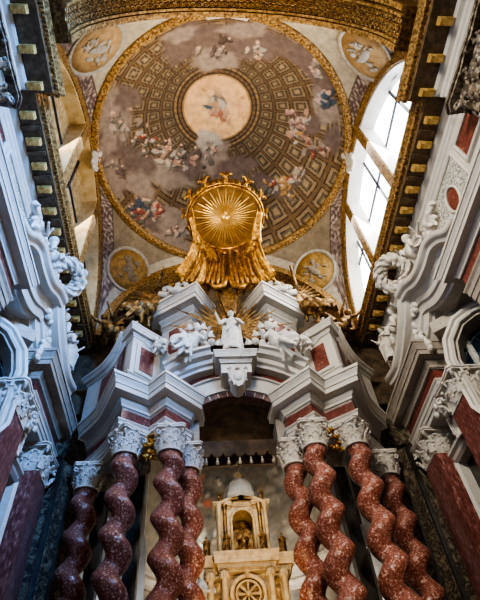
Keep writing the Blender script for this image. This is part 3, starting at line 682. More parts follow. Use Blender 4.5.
# ================================================================== attic piers, curved attic walls, pedestals
for s in (1, -1):
    W = side_word(s)
    t = thing('attic_pier', 'white scrolled attic pier with tall red marble panel above the %s twisted columns' % W, 'pier', 'scrolled attic piers')
    # plan: corner forward at (2.92,9.5), inner face running to (2.05,10.4)
    core = [(2.15, 10.55), (2.08, 10.32), (2.80, 9.68), (3.05, 10.05), (3.25, 10.45)]
    P_ = [(s*x, y) for x, y in core]; sd = 1 if s > 0 else -1
    m = MB(); m.prism(P_, 8.75, 10.55, XY); part(m, 'core', 'white', t)
    m = MB(); m.sweep(P_, [(o_, z) for o_, z in cornice_prof(10.45, 10.85, .2, -.25)], XY, side=sd); m.prism(P_, 10.6, 10.85, XY); part(m, 'cornice', 'white', t)
    m = MB(); m.sweep(P_, architrave_prof(8.75, 9.1, .1, -.2), XY, side=sd); part(m, 'plinth', 'white', t)
    a = Vector((s*2.08, 10.32)); b = Vector((s*2.80, 9.68)); d_ = b-a; n_ = Vector((-s*.66, -.75))
    def quad(u0, u1, off, z0, z1):
        p = [a+d_*u0, a+d_*u1, a+d_*u1+n_*off, a+d_*u0+n_*off]; return [(q.x, q.y) for q in p], z0, z1
    m = MB(); m.prism(*quad(.14, .86, .04, 9.22, 10.32), XY); part(m, 'panel_frame', 'white', t)
    m = MB(); m.prism(*quad(.27, .73, .06, 9.34, 10.20), XY); part(m, 'red_panel', 'red', t)
    # concave outer wing sinking towards the side wall
    t = thing('attic_scroll_wall', 'concave white attic wall with dark red panels sweeping down to the %s side wall' % W, 'attic wall', 'curving attic walls')
    cv = smooth_path([(3.02, 9.95), (3.3, 10.4), (3.75, 10.95), (4.3, 11.5)], 6); n = len(cv)
    def zt(i): u = i/(n-1); return 10.75-.62*sin(min(1, u*1.5)*pi/2)+.25*u
    m = MB(); rows = []
    for i, (x, y) in enumerate(cv):
        rows.append([(s*x, y, 8.7), (s*x, y, zt(i)), (s*(x-.0), y+.4, zt(i)), (s*x, y+.4, 8.7)])
    m.grid(rows, closed_u=True); part(m, 'wall', 'white', t, auto=40)
    m = MB(); rows = []
    for i, (x, y) in enumerate(cv):
        z = zt(i); ox, oy = .9, -.4
        rows.append([(s*(x+ox*o_), y+oy*o_, z+dz) for o_, dz in ((-.2, -.05), (.03, -.12), (.07, -.04), (.15, -.02), (.18, .06), (.24, .1), (.24, .17), (-.2, .17))])
    m.grid(rows, closed_u=True); part(m, 'coping', 'white', t, auto=40)
    m = MB()
    for (i0, i1) in ((1, 5), (7, 12)):
        rows = []
        for i in range(i0, i1+1):
            x, y = cv[i]; rows.append([(s*(x+.03), y-.02, 8.85), (s*(x+.03), y-.02, zt(i)-.25), (s*x, y, zt(i)-.25), (s*x, y, 8.85)])
        m.grid(rows, closed_u=True)
    part(m, 'red_panel', 'red', t)
    # diagonal crowning pedestal
    t = thing('crowning_pedestal', 'white stepped pedestal with cornice and scrolls, %s of the canopy curtain foot' % W, 'pedestal', 'crowning pedestals')
    P_ = [(s*.84, 10.72), (s*1.20, 10.12), (s*2.12, 10.72), (s*2.12, 11.0)]
    m = MB(); m.prism(P_, 9.7, 12.5, XY); part(m, 'body', 'white', t)
    sd2 = 1 if s > 0 else -1
    m = MB(); m.sweep(P_, cornice_prof(11.85, 12.72, .5, -.25), XY, side=sd2); m.prism(P_, 12.6, 12.72, XY); part(m, 'cornice', 'white', t)
    m = MB(); m.sweep(P_, architrave_prof(11.7, 11.85, .06, -.2), XY, side=sd2); part(m, 'necking', 'white', t)
    m = MB()
    PI_ = [(s*.95, 10.75), (s*1.22, 10.26), (s*1.9, 10.75), (s*1.9, 11.0)]
    m.prism(PI_, 12.72, 13.0, XY); part(m, 'upper_block', 'white', t)
    m = MB(); a = Vector((s*.82, 10.70)); b = Vector((s*1.18, 10.08)); d_ = b-a; n_ = Vector((-s*.87, -.5))
    m.prism(*quad(.15, .85, .04, 10.6, 11.6), XY)
    a = Vector((s*1.18, 10.08)); b = Vector((s*2.0, 10.68)); d_ = b-a; n_ = Vector((s*.59, -.81)); m.prism(*quad(.15, .85, .04, 10.6, 11.6), XY)
    part(m, 'red_panel', 'red', t)
    m = MB()
    for (x0, y0, z0, q_) in ((1.45, 9.85, 13.0, 1), (2.0, 10.1, 13.1, -1)):
        cc = Vector((s*x0, y0, z0)); pts = [cc+Vector((s*q_*(.30*(1-k*.075))*cos(k*.62-2.2), -.06*k*.1, .22*(1-k*.075)*sin(k*.62-2.2))) for k in range(12)]
        m.tube(pts, [.10-.005*k for k in range(12)], 8, 1.3)
        m.tube([cc+Vector((s*q_*-.25, 0, -.15)), cc+Vector((0, 0, -.26)), cc+Vector((s*q_*.4, 0, -.22)), cc+Vector((s*q_*.5, 0, -.05))], [.1, .12, .1, .04], 8)
    part(m, 'scrolls', 'stucco', t, smooth=True)
# dark recess wall behind the statue
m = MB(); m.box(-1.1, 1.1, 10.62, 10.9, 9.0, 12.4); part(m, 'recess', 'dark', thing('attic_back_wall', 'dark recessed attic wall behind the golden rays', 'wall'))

# ================================================================== canopy
cn = thing('canopy', 'round gilded canopy with sunburst underside and leafy crown rim', 'canopy')
CC = Vector((-.02, 8.42, 14.95)); CR = 1.22
m = MB(); m.lathe([(0, .12), (.25, .12), (.28, .06), (.9, .03), (CR*.93, 0), (CR*.95, -.06), (CR, -.07), (CR*1.03, 0), (CR*1.0, .1), (CR*1.0, .45), (0, .75)], CC, 64); part(m, 'disc', 'discbrown', cn, auto=30)
m = MB()
for i in range(48):
    a = 2*pi*i/48; L_ = (.96 if i % 2 == 0 else .74)*CR*.93; d_ = Vector((cos(a), sin(a), 0)); 
    m.tube([CC+d_*.16+Vector((0, 0, .02)), CC+d_*L_*.6+Vector((0, 0, -.015)), CC+d_*L_+Vector((0, 0, -.01))], [.016, .034, .008], 5, .7, flatdir=(0, 0, 1))
part(m, 'sunburst_rays', 'raygold', cn)
m = MB(); m.ell(CC+Vector((-.07, 0, -.02)), (.13, .16, .1)); m.ell(CC+Vector((.07, .02, -.02)), (.12, .14, .1)); m.ell(CC+Vector((0, -.14, -.02)), (.09, .12, .08)); part(m, 'heart', 'raygold', cn, remesh=.03)
m = MB()
for rr_, w_ in ((CR*.99, .045), (CR*1.06, .03)): m.tube([CC+Vector((rr_*cos(2*pi*i/64), rr_*sin(2*pi*i/64), -.05)) for i in range(64)], w_, 8, closed=True)
for i in range(40):
    a = 2*pi*i/40; d_ = Vector((cos(a), sin(a), 0)); p = CC+d_*CR*1.04
    m.tube([p+Vector((0, 0, -.05)), p+d_*.03+Vector((0, 0, .14)), p+d_*.05+Vector((0, 0, .28))], [.06, .09, .03], 7, .4, flatdir=d_)
part(m, 'crown_rim', 'gold', cn, smooth=True)
for i in range(12):     # fleurons
    a = 2*pi*i/12-pi/2; d_ = Vector((cos(a), sin(a), 0)); sdv = Vector((-d_.y, d_.x, 0)); p = CC+d_*(CR*1.03)
    if d_.y > .75: continue
    m = MB(); m.tube([p, p+d_*.08+Vector((0, 0, .18)), p+d_*.16+Vector((0, 0, .36)), p+d_*.18+Vector((0, 0, .55))], [.07, .05, .10, .02], 7, .7, flatdir=d_)
    for q_ in (1, -1): m.tube([p+d_*.1+Vector((0, 0, .2)), p+d_*.18+sdv*q_*.13+Vector((0, 0, .34)), p+d_*.2+sdv*q_*.21+Vector((0, 0, .26))], [.05, .055, .03], 6)
    part(m, 'fleuron', 'gold', cn, smooth=True)
# pelmet scallops under the rear rim
# ---- curtain
ck = thing('canopy_curtain', 'gilded drapery falling in deep folds from the round canopy to the pedestals', 'curtain')
m = MB(); rows = []; nu, nv_ = 220, 26
hem = lambda u: .12*abs(sin(u*pi*4))
for j in range(nv_+1):
    v = j/nv_; row = []
    for i in range(nu+1):
        u = i/nu; a = radians(-22+224*u)
        x0, y0 = CR*.98*cos(a), 8.42+CR*.98*sin(a); z0 = 14.95
        w = (u-.5)*2
        x1 = -1.58*w; y1 = 10.1+.12*cos(w*3)-.25*abs(w)**2; z1 = 13.35+.2*cos(w*pi*2)*.6-.25*abs(w)
        e = v**(1.15); pinch = 1-.22*sin(v*pi)*1.0
        x = (x0*(1-e)+x1*e)*(pinch if abs(w) > .0 else 1); y = y0*(1-v)+y1*v+.28*sin(v*pi)*0; z = z0*(1-v)+z1*v
        fa_mp = (.05+.13*v); ph = u*2*pi*10+2.2*sin(v*2.2+w*2)
        fold = fa_mp*sin(ph)+.4*fa_mp*sin(ph*2.13+1)
        nrm = Vector((x-CC.x, (y-8.4)-.6, 0)).normalized() if v < .5 else Vector((x*.5, -1.0, .2)).normalized()*-1
        p = Vector((x, y, z))+nrm*fold; p.x += fold*.5*cos(ph*.5)
        if v > .9: p.z -= hem(u)*(v-.9)*8*.2
        row.append(p)
    rows.append(row)
m.grid(rows); o_ = part(m, 'drape', 'gold', ck, smooth=True, recalc=False)
sd_ = o_.modifiers.new('t', 'SOLIDIFY'); sd_.thickness = .03
# big gathered swags at the foot and hem tassels
m = MB()
for q_ in (1, -1):
    for k in range(9):
        x0 = q_*(.10+.10*k); x1 = q_*(.16+.17*k)
        m.tube([(x0, 9.65, 14.4-.03*k), (x0*1.2+q_*.02, 9.8, 13.95), (x1*.95, 9.95-.02*k, 13.55), (x1, 9.95-.03*k, 13.15-.05*(k % 3))], [.03, .07, .085, .05], 8)
part(m, 'gathered_folds', 'gold', ck, smooth=True)
m = MB()
for q_ in (1, -1):
    m.tube([(q_*.62, 9.75, 13.0), (q_*.42, 9.7, 12.72), (q_*.18, 9.7, 12.8), (q_*.05, 9.72, 13.2), (0, 9.75, 13.5)], [.05, .11, .12, .08, .03], 8)
part(m, 'fringe', 'gold', ck, smooth=True)

# scalloped edge beneath the disc at the back
m = MB()
for i in range(9):
    a = radians(15+150*i/8); d_ = Vector((cos(a), sin(a), 0)); p = CC+d_*CR*1.0
    m.tube([p+Vector((0, 0, 0)), p+Vector((0, 0, -.22))+d_*.03, p+Vector((0, 0, -.36))], [.19, .17, .04], 8, .25, flatdir=d_)
part(m, 'scalloped_pelmet', 'gold', cn, smooth=True)

# ================================================================== SIDE WALLS
def pts_right(P, s): return [(s*x, y) for x, y in P]
def side_bay(s):
    W = side_word(s); sd = 1 if s > 0 else -1; mp = YZ(s)
    far = s > 0
    tone = 'white'
    # ---- red pilasters with capitals
    specs = [(4.62, 7.95, 8.75, 'nearer', 'big'), (4.62, 10.15, 10.95, 'farther', 'big')]
    for (x, y0, y1, wd, _) in specs:
        t = thing('pilaster', '%s streaked red marble pilaster with leafy capital on the %s wall' % (wd, W), 'pilaster', 'red pilasters of the side walls')
        m = MB(); m.box(min(s*x, s*5.28), max(s*x, s*5.28), y0, y1, -.4, 6.66); part(m, 'shaft', 'pilaster', t)
        m = MB(); m.box(min(s*(x-.1), s*5.28), max(s*(x-.1), s*5.28), y0-.1, y1+.1, -1.6, -.4); part(m, 'base', 'white', t)
        cm = capital_mb((s*(x+.32), (y0+y1)/2, 6.66), .34, .67, True, 8, 0, 1.12); part(cm, 'capital', 'stucco', t, auto=45)
        m = MB()
    # ---- entablature: near section, then the ressaut over the pilasters
    ent('side_entablature', 'stepped entablature with red frieze above the two red pilasters on the %s wall' % W,
        pts_right([(5.3, 8.38), (4.28, 8.38), (4.28, 11.3), (4.6, 11.6)][::-1], s), sd, zs=(7.32, 7.74, 8.1, 8.75), proj=.40, mats=('white', 'red', 'grey'), back=-.6)
    ent('side_entablature', 'near grey entablature above the opening on the %s edge of view' % W,
        pts_right([(4.28, 1.0), (4.28, 6.45), (5.3, 6.45)][::-1], s), sd, zs=(7.3, 7.85, 8.2, 8.7), proj=.34, mats=('grey', 'red', 'white'), back=-.6)
    # ---- octagonal lattice opening
    t = thing('lattice_opening', 'dark octagonal opening with pale moulded frame and lattice on the %s wall' % W, 'opening', 'octagonal lattice openings')
    PX, PY = 4.66, 7.93; ddx, ddy = .77, -.64
    cm_ = lambda a, b, t: (s*(PX+ddx*a-ddy*0+(-ddy)*0+.64*t), PY+ddy*a+.77*t, b)   # a along the splay, b height, t depth into it
    oct_ = [(.30, 6.0), (.16, 6.3), (.16, 7.55), (.30, 8.05), (.62, 8.42), (1.0, 8.52), (1.55, 8.42), (1.9, 8.0), (2.0, 7.4), (2.0, 6.3), (1.7, 5.75), (.7, 5.7)]
    m = MB(); m.sweep(oct_, [(0, .12), (.0, .0), (.05, -.03), (.08, .02), (.14, .03), (.17, -.04), (.24, -.04), (.24, .25), (0, .25)], cm_, side=-1, closed=True); part(m, 'frame', 'white', t)
    cx0 = sum(a for a, b in oct_)/12; cz0 = sum(b for a, b in oct_)/12
    m = MB(); m.sweep([(cx0+(a-cx0)*.99, cz0+(b-cz0)*.99) for a, b in oct_], [(0, .1), (0, .55), (-.05, .55), (-.05, .1)], cm_, side=-1, closed=True); part(m, 'reveal', 'grey', t)
    m = MB(); m.prism([(cx0+(a-cx0)*1.02, cz0+(b-cz0)*1.02) for a, b in oct_], .5, .54, cm_); part(m, 'back_glass', 'blueglass', t)
    m = MB()
    for k in range(3): m.tube([cm_(cx0+(.3+.28*k)*cos(2*pi*i/32), cz0+(.4+.34*k)*sin(2*pi*i/32), .46) for i in range(32)], .009, 5, closed=True)
    for k in range(16):
        a = 2*pi*k/16; m.tube([cm_(cx0+.1*cos(a), cz0+.1*sin(a), .46), cm_(cx0+.86*cos(a), cz0+1.1*sin(a), .46)], .007, 5)
    part(m, 'lattice', 'iron', t)
    m = MB(); m.prism([(-.02, 5.45), (-.02, 8.95), (2.2, 8.95), (2.2, 5.45)], .56, .62, cm_); m.prism([(-.02, 8.6), (-.02, 8.95), (2.2, 8.95), (2.2, 8.6)], .12, .55, cm_); part(m, 'splayed_wall', 'grey', t)
    # ---- wall facing slab around the opening and the frame garlands
    t = thing('garland', 'white stucco garland hanging beside the octagonal frame on the %s wall' % W, 'garland', 'stucco garlands')
    m = MB(); rd = random.Random(8)
    for k in range(34):
        u = k/33; yy = 8.55+.12*sin(u*5); zz = 9.75-1.35*u
        m.ell(mp(yy+rd.uniform(-.1, .1), zz, 4.72+rd.uniform(-.06, .04)), (.07, .11, .09), Matrix.Rotation(rd.uniform(0, 3), 3, 'X'), 7, 5)
    for k in range(16): m.ell(mp(8.35+rd.uniform(-.3, .3), 9.75+rd.uniform(-.18, .2), 4.65), (.1, .13, .09), Matrix.Rotation(rd.uniform(0, 3), 3, 'X'), 7, 5)
    part(m, 'leaves', 'stucco', t, smooth=True)
    # ---- swooping scrolled pediment
    t = thing('curved_pediment', 'swooping scroll-shaped white cornice below the wreath on the %s wall' % W, 'pediment', 'curved pediments of the side walls')
    PP = smooth_path([(4.9, 8.8), (5.3, 8.95), (5.65, 9.35), (6.1, 9.62), (6.6, 9.62), (7.1, 9.72), (7.6, 10.05), (8.1, 10.2)], 6)
    PQ = smooth_path([(8.1, 10.2), (8.5, 9.85), (9.0, 9.6), (9.5, 9.42), (10.0, 9.35), (10.6, 9.5)], 6)
    def prof2(x0):   # (offset above path, distance from axis)
        return [(-.42, 5.2), (-.42, x0+.62), (-.36, x0+.58), (-.36, x0+.50), (-.16, x0+.46), (-.14, x0+.40), (.0, x0+.38), (.06, x0+.34), (.14, x0+.30), (.16, x0+.12), (.24, x0+.10), (.30, x0+.02), (.34, x0), (.42, x0), (.42, 5.2)]
    m = MB(); m.sweep(PP, [(o_-.42, x) for o_, x in prof2(4.26)], mp, side=-1); part(m, 'near_scroll_cornice', 'white', t, auto=18)
    m = MB(); m.sweep(PQ, [(o_-.42, x) for o_, x in prof2(4.34)], mp, side=-1); part(m, 'far_scroll_cornice', 'white', t, auto=18)
    m = MB(); poly = [(a, b-.1) for a, b in PP+PQ[1:]]+[(10.5, 8.8), (8.45, 8.8), (8.4, 9.3), (6.4, 9.3), (6.3, 8.8), (4.9, 8.8)]
    m.prism(poly, 4.95, 5.28, mp); part(m, 'tympanum', 'grey', t)
    m = MB(); rd = random.Random(3)
    m.sweep([(a, b-.55) for a, b in PP[12:]], [(0, 4.7), (.1, 4.7), (.1, 5.2), (0, 5.2)], mp, side=-1); m.sweep([(a, b-.55) for a, b in PQ[:14]], [(0, 4.72), (.1, 4.72), (.1, 5.2), (0, 5.2)], mp, side=-1)
    part(m, 'inner_moulding', 'white', t, auto=40)
    # ---- wreath + putti
    wc = Vector(mp(7.95, 10.95, 4.45))
    t = thing('wreath', 'thick white stucco wreath ring crowning the pediment on the %s wall' % W, 'wreath', 'stucco wreaths')
    m = MB(); ax = Vector((-s*.55, -.35, -.5)).normalized(); e1 = ax.cross(Vector((0, 0, 1))).normalized(); e2 = e1.cross(ax)
    Rw = .40; n_ = 14
    tor = lambda a, b, r: wc+(Rw+r*cos(b))*(cos(a)*e1+sin(a)*e2)+r*sin(b)*ax
    m.grid([[tor(2*pi*i/48, 2*pi*j/14, .15) for j in range(14)] for i in range(48)], True, True)
    for q_ in range(5):
        m.tube([tor(2*pi*i/120, 2*pi*i*2/120*1.0+2*pi*q_/5, .155+.02*sin(i*.8)) for i in range(120)], [.045+.018*sin(i*.75+q_) for i in range(120)], 7, closed=True)
    for k in range(0):
        a = 2*pi*k/n_; c_ = wc+Rw*(cos(a)*e1+sin(a)*e2); tg = (-sin(a)*e1+cos(a)*e2); 
        rot = Vector((0, 0, 1)).rotation_difference(tg).to_matrix()
        m.ell(c_, (.18, .18, .12), rot, 12, 8)
    part(m, 'leaf_ring', 'stucco', t, smooth=True)
    figure('putto', 'white stucco cherub sitting beside the wreath on the %s wall pediment' % W, 'cherub', mp(6.9, 10.2, 4.6), 1.45, 'sit', 'stucco', face=(pi if s > 0 else 0)+s*.5, mirror=s, seed=61)
    figure('reclining_putto', 'white stucco cherub reclining on the near curve of the %s wall pediment' % W, 'cherub', mp(6.0, 9.75, 4.6), 1.5, 'recline', 'stucco', face=(pi if s > 0 else 0), mirror=-s, seed=62)
    figure('putto', 'white stucco cherub between pediment and main cornice at the far end of the %s wall' % W, 'cherub', mp(9.3, 10.0, 4.75), 1.6, 'sit', 'stucco', face=(pi if s > 0 else 0)+s*.3, mirror=s, seed=63)
    figure('hanging_putto', 'slim white stucco cherub below the far %s pediment curve' % W, 'cherub', mp(10.3, 9.9, 4.7), 1.35, 'stand', 'stucco', face=(pi if s > 0 else 0)+s*.3, mirror=s, seed=64)
    figure('putto', 'white stucco cherub holding foliage between the two red pilaster capitals on the %s wall' % W, 'cherub', mp(9.15, 6.35, 4.95), 1.15, 'stand', 'stucco', face=(pi if s > 0 else 0)+s*.5, mirror=s, seed=65)
    m = MB(); rd = random.Random(12)
    for k in range(40): m.ell(mp(9.0+rd.gauss(0, .18), 7.25+rd.gauss(0, .16), 4.75+rd.uniform(-.1, .15)), (.07, .1, .08), Matrix.Rotation(rd.uniform(0, 3), 3, 'X'), 6, 5)
    part(m, 'leaves', 'stucco', thing('leaf_spray', 'carved leaf spray between the pilaster capitals on the %s wall' % W, 'ornament', 'leaf sprays'), smooth=True)
    # ---- window frame between / below pilasters
    t = thing('doorcase', 'pale moulded frame of a tall dark opening between the red pilasters of the %s wall' % W, 'frame', 'moulded frames of the side walls')
    for (y0, y1, z1) in ((8.85, 10.05, 6.3),):
        m = MB(); m.sweep([(y0, -1.6), (y0, z1), (y1, z1), (y1, -1.6)], [(0, 5.0), (.06, 4.94), (.12, 5.0), (.2, 4.98), (.24, 4.9), (.3, 4.9), (.3, 5.3), (0, 5.3)], mp, side=-1); part(m, 'frame', 'white', t)
        m = MB(); m.box(min(s*5.22, s*5.28), max(s*5.22, s*5.28), y0, y1, -1.6, z1); part(m, 'dark_panel', 'dark', t)
    t = thing('doorcase', 'grey panel in white moulded frame, nearer than the red pilasters on the %s wall' % W, 'frame', 'moulded frames of the side walls')
    y0, y1, z1 = 5.4, 7.75, 5.6
    m = MB(); m.sweep([(y0, -1.6), (y0, z1), (y1, z1), (y1, -1.6)], [(0, 5.0), (.06, 4.94), (.12, 5.0), (.2, 4.98), (.24, 4.9), (.3, 4.9), (.3, 5.3), (0, 5.3)], mp, side=-1); part(m, 'frame', 'white', t)
    m = MB(); m.box(min(s*5.2, s*5.27), max(s*5.2, s*5.27), y0, y1, -1.6, z1); part(m, 'panel', 'grey', t)
    # ---- upper wall zone: mouldings and inlaid panels
    t = thing('inlaid_panelling', 'white wall panelling with grey arabesque inlay and red oval on the %s wall' % W, 'panelling', 'inlaid wall panelling')
    m = MB(); m.box(min(s*5.16, s*5.28), max(s*5.16, s*5.28), 3.4, 11.6, 8.95, 11.4); part(m, 'field', 'white', t)
    for (a0, a1, z0, z1, mt, nm) in ((3.45, 4.3, 10.35, 11.0, 'red', 'red_panel'), (4.6, 6.35, 9.7, 11.1, 'inlay', 'inlay_panel'), (6.75, 8.9, 10.5, 11.1, 'inlay', 'inlay_panel')):
        m = MB(); m.box(min(s*5.12, s*5.16), max(s*5.12, s*5.16), a0, a1, z0, z1); m2 = MB()
        pnl = part(m, nm, 'inlay' if mt == 'inlay' else 'red', t)
        m2.sweep([(a0, z0), (a1, z0), (a1, z1), (a0, z1)], [(0, 5.16), (0, 5.08), (.04, 5.05), (.08, 5.08), (.1, 5.16)], mp, side=1, closed=True); part(m2, 'panel_moulding', 'white', pnl)
    m = MB(); m.ell(mp(5.35, 10.35, 5.12), (.05, .24, .36), None, 24, 8); ovl = part(m, 'red_oval', 'red', t, smooth=True)
    m = MB(); m.tube([mp(5.35+.27*cos(2*pi*i/28), 10.35+.4*sin(2*pi*i/28), 5.1) for i in range(28)], .04, 6, closed=True); part(m, 'oval_frame', 'white', ovl, smooth=True)
    m = MB()
    for z0, x0 in ((8.75, 4.62), (9.0, 4.85)): m.sweep(pts_right([(x0, 2.6), (x0, 6.1)], s), cornice_prof(z0, z0+.22, .12, -.4), XY, side=-sd)
    part(m, 'string_course', 'grey', t)
    # ---- main entablature
    t = thing('main_entablature', 'long dark cornice with gilded brackets below the %s lunette window' % W, 'entablature', 'main cornices')
    line = [(4.40, 3.74), (4.40, 11.5), (3.6, 11.85)]
    near = [(4.00, 1.2), (4.00, 3.74), (4.40, 3.74)]
    pth = pts_right([(4.00, -2.5), (4.00, 3.74), (4.40, 3.74), (4.40, 11.7)], s)
    m = MB(); m.sweep(pth, [(-.9, 12.13), (-.16, 12.13), (-.13, 12.17), (-.13, 12.24), (-.10, 12.26), (-.08, 12.30), (-.04, 12.33), (0, 12.36), (0, 12.46), (-.9, 12.46)], XY, side=-sd); part(m, 'corona', 'goldplaster', t)
    m = MB(); m.sweep(pth, [(-.9, 12.02), (-.17, 12.02), (-.17, 12.13), (-.9, 12.13)], XY, side=-sd); part(m, 'soffit', 'wood', t)
    # dentil enrichments on the outer edge
    m = MB(); y = 3.9; md_ = MB()
    while y < 11.5: m.box(min(s*4.46, s*4.56), max(s*4.46, s*4.56), y, y+.045, 12.14, 12.24); y += .085
    part(m, 'far_dentils', 'goldplaster', t); m = MB(); y = -.5
    while y < 3.7: m.box(min(s*4.06, s*4.16), max(s*4.06, s*4.16), y, y+.045, 12.14, 12.24); y += .085
    part(m, 'near_dentils', 'goldplaster', t)
    pb = pts_right([(4.86, -2.5), (4.86, 3.32), (5.22, 3.32), (5.22, 11.7)], s)
    m = MB(); m.sweep(pb, [(-.06, 11.40), (0, 11.40), (.02, 11.50), (.06, 11.54), (.06, 11.62), (.10, 11.66), (.10, 11.76), (.05, 11.80), (.05, 11.88), (.14, 11.92), (.18, 11.98), (.18, 12.03), (-.06, 12.03)], XY, side=-sd); part(m, 'bed_mouldings', 'white', t)
    y = 4.05
    proto = None
    while y < 11.4:
        m = MB(); m.box(min(s*4.64, s*4.98), max(s*4.64, s*4.98), -.085, .085, 11.92, 12.03); m.box(min(s*4.66, s*4.8), max(s*4.66, s*4.8), -.07, .07, 11.87, 11.92); m.tube([(s*4.68, -.085, 11.93), (s*4.68, .085, 11.93)], .035, 8)
        if proto is None: proto = part(m, 'bracket', 'bracketgold', t); proto.location.y = y
        else: c = proto.copy(); C.objects.link(c); c.parent = t; c.location.y = y
        y += .62
    for y in (.4, 1.15, 1.9, 2.65, 3.4):
        c = proto.copy(); C.objects.link(c); c.parent = t; c.location = (-s*.30, y, 0)
    # coffered soffit partitions
    y = 4.36
    while y < 11.4: m = MB(); m.box(min(s*4.6, s*5.05), max(s*4.6, s*5.05), y-.05, y+.05, 11.97, 12.03); part(m, 'soffit_rib', 'wood', t); y += .62
    # ---- near giant pilaster capital
    t = thing('giant_pilaster', 'giant pilaster with dark ornate capital under the near cornice on the %s' % W, 'pilaster', 'giant pilasters of the nave')
    m = MB(); m.box(min(s*4.72, s*5.28), max(s*4.72, s*5.28), 1.2, 3.2, 8.75, 9.8); m.box(min(s*4.9, s*5.28), max(s*4.9, s*5.28), 1.2, 3.3, 10.8, 11.4); part(m, 'shaft', 'white', t)
    cm = capital_mb((s*5.12, 2.25, 9.75), .44, 1.1, True, 10, 0, 2.0); part(cm, 'capital', noise_mat('shadowed_carved_stucco', [(.03,.022,.015), (.13,.10,.07), (.42,.37,.30)], 8, 7, .5, bump=.5, stops=[.36,.5,.66]), t, auto=45)  # capital carved in dark, mottled stucco
    # ---- dark mottled pier between side wall and altar
    t = thing('mottled_pier', 'dark mottled marble pier between the %s wall pilaster and the altar columns' % W, 'pier', 'mottled piers')
    m = MB(); m.prism(pts_right([(4.35, 11.1), (4.0, 11.75), (4.0, 12.4), (5.3, 12.4), (5.3, 11.1)], s), -1.6, 7.5, XY); part(m, 'pier', 'mottled', t)
    m = MB()
    for (x, y) in ((4.37, 11.1), (4.15, 11.45)): m.box(min(s*x, s*(x+.1)), max(s*x, s*(x+.1)), y-.1, y, -1.6, 7.5)
    part(m, 'dark_edges', 'dark', t)
    # dark post behind the columns
    for (x, y, nm) in ((2.35, 11.1, 'behind the front pair of'), (3.3, 11.75, 'behind the outer')):
        t = thing('black_pilaster', 'black marble pilaster standing %s twisted columns on the %s' % (nm, W), 'pilaster', 'black pilasters')
        m = MB(); m.box(min(s*x, s*(x+.3)), max(s*x, s*(x+.3)), y, y+.3, -1.6, 7.3); part(m, 'shaft', 'dark', t)
        cm = capital_mb((s*(x+.15), y+.15, 7.0), .17, .5, True, 6); part(cm, 'capital', 'stucco', t, auto=45)
for s in (1, -1): side_bay(s)

# ring cartouches with cherub
for s in (1, -1):
    p = Vector((s*(A-.02), CY+.02 if s > 0 else CY, RING-.35))
    t = empty('ring_cartouche', tuple(p), 'white stucco cherub cartouche on the %s side of the gilded dome ring' % side_word(s), 'cartouche', 'ring cartouches')
    m = MB(); m.ell((0, 0, -.1), (.10, .26, .38), None, 12, 8); m.ell((-s*.06, 0, .38), (.13, .13, .15)); m.ell((-s*.04, .2, .3), (.07, .16, .09)); m.ell((-s*.04, -.2, .3), (.07, .16, .09))
    for q_ in (1, -1): m.ell((-s*.02, q_*.26, -.25), (.09, .12, .18)); m.ell((0, q_*.1, -.5), (.08, .12, .12))
    m.build('shield', 'stucco', t, remesh=.03)
m = MB(); 
for k in range(9): m.ell((-.55+.14*k, 2.66+.02*abs(k-4), RING-.12), (.1, .08, .09), None, 8, 6)
tag(m.build('stucco_garland', 'stucco', remesh=.04), 'pale stucco garland on the near top of the dome ring', 'garland')

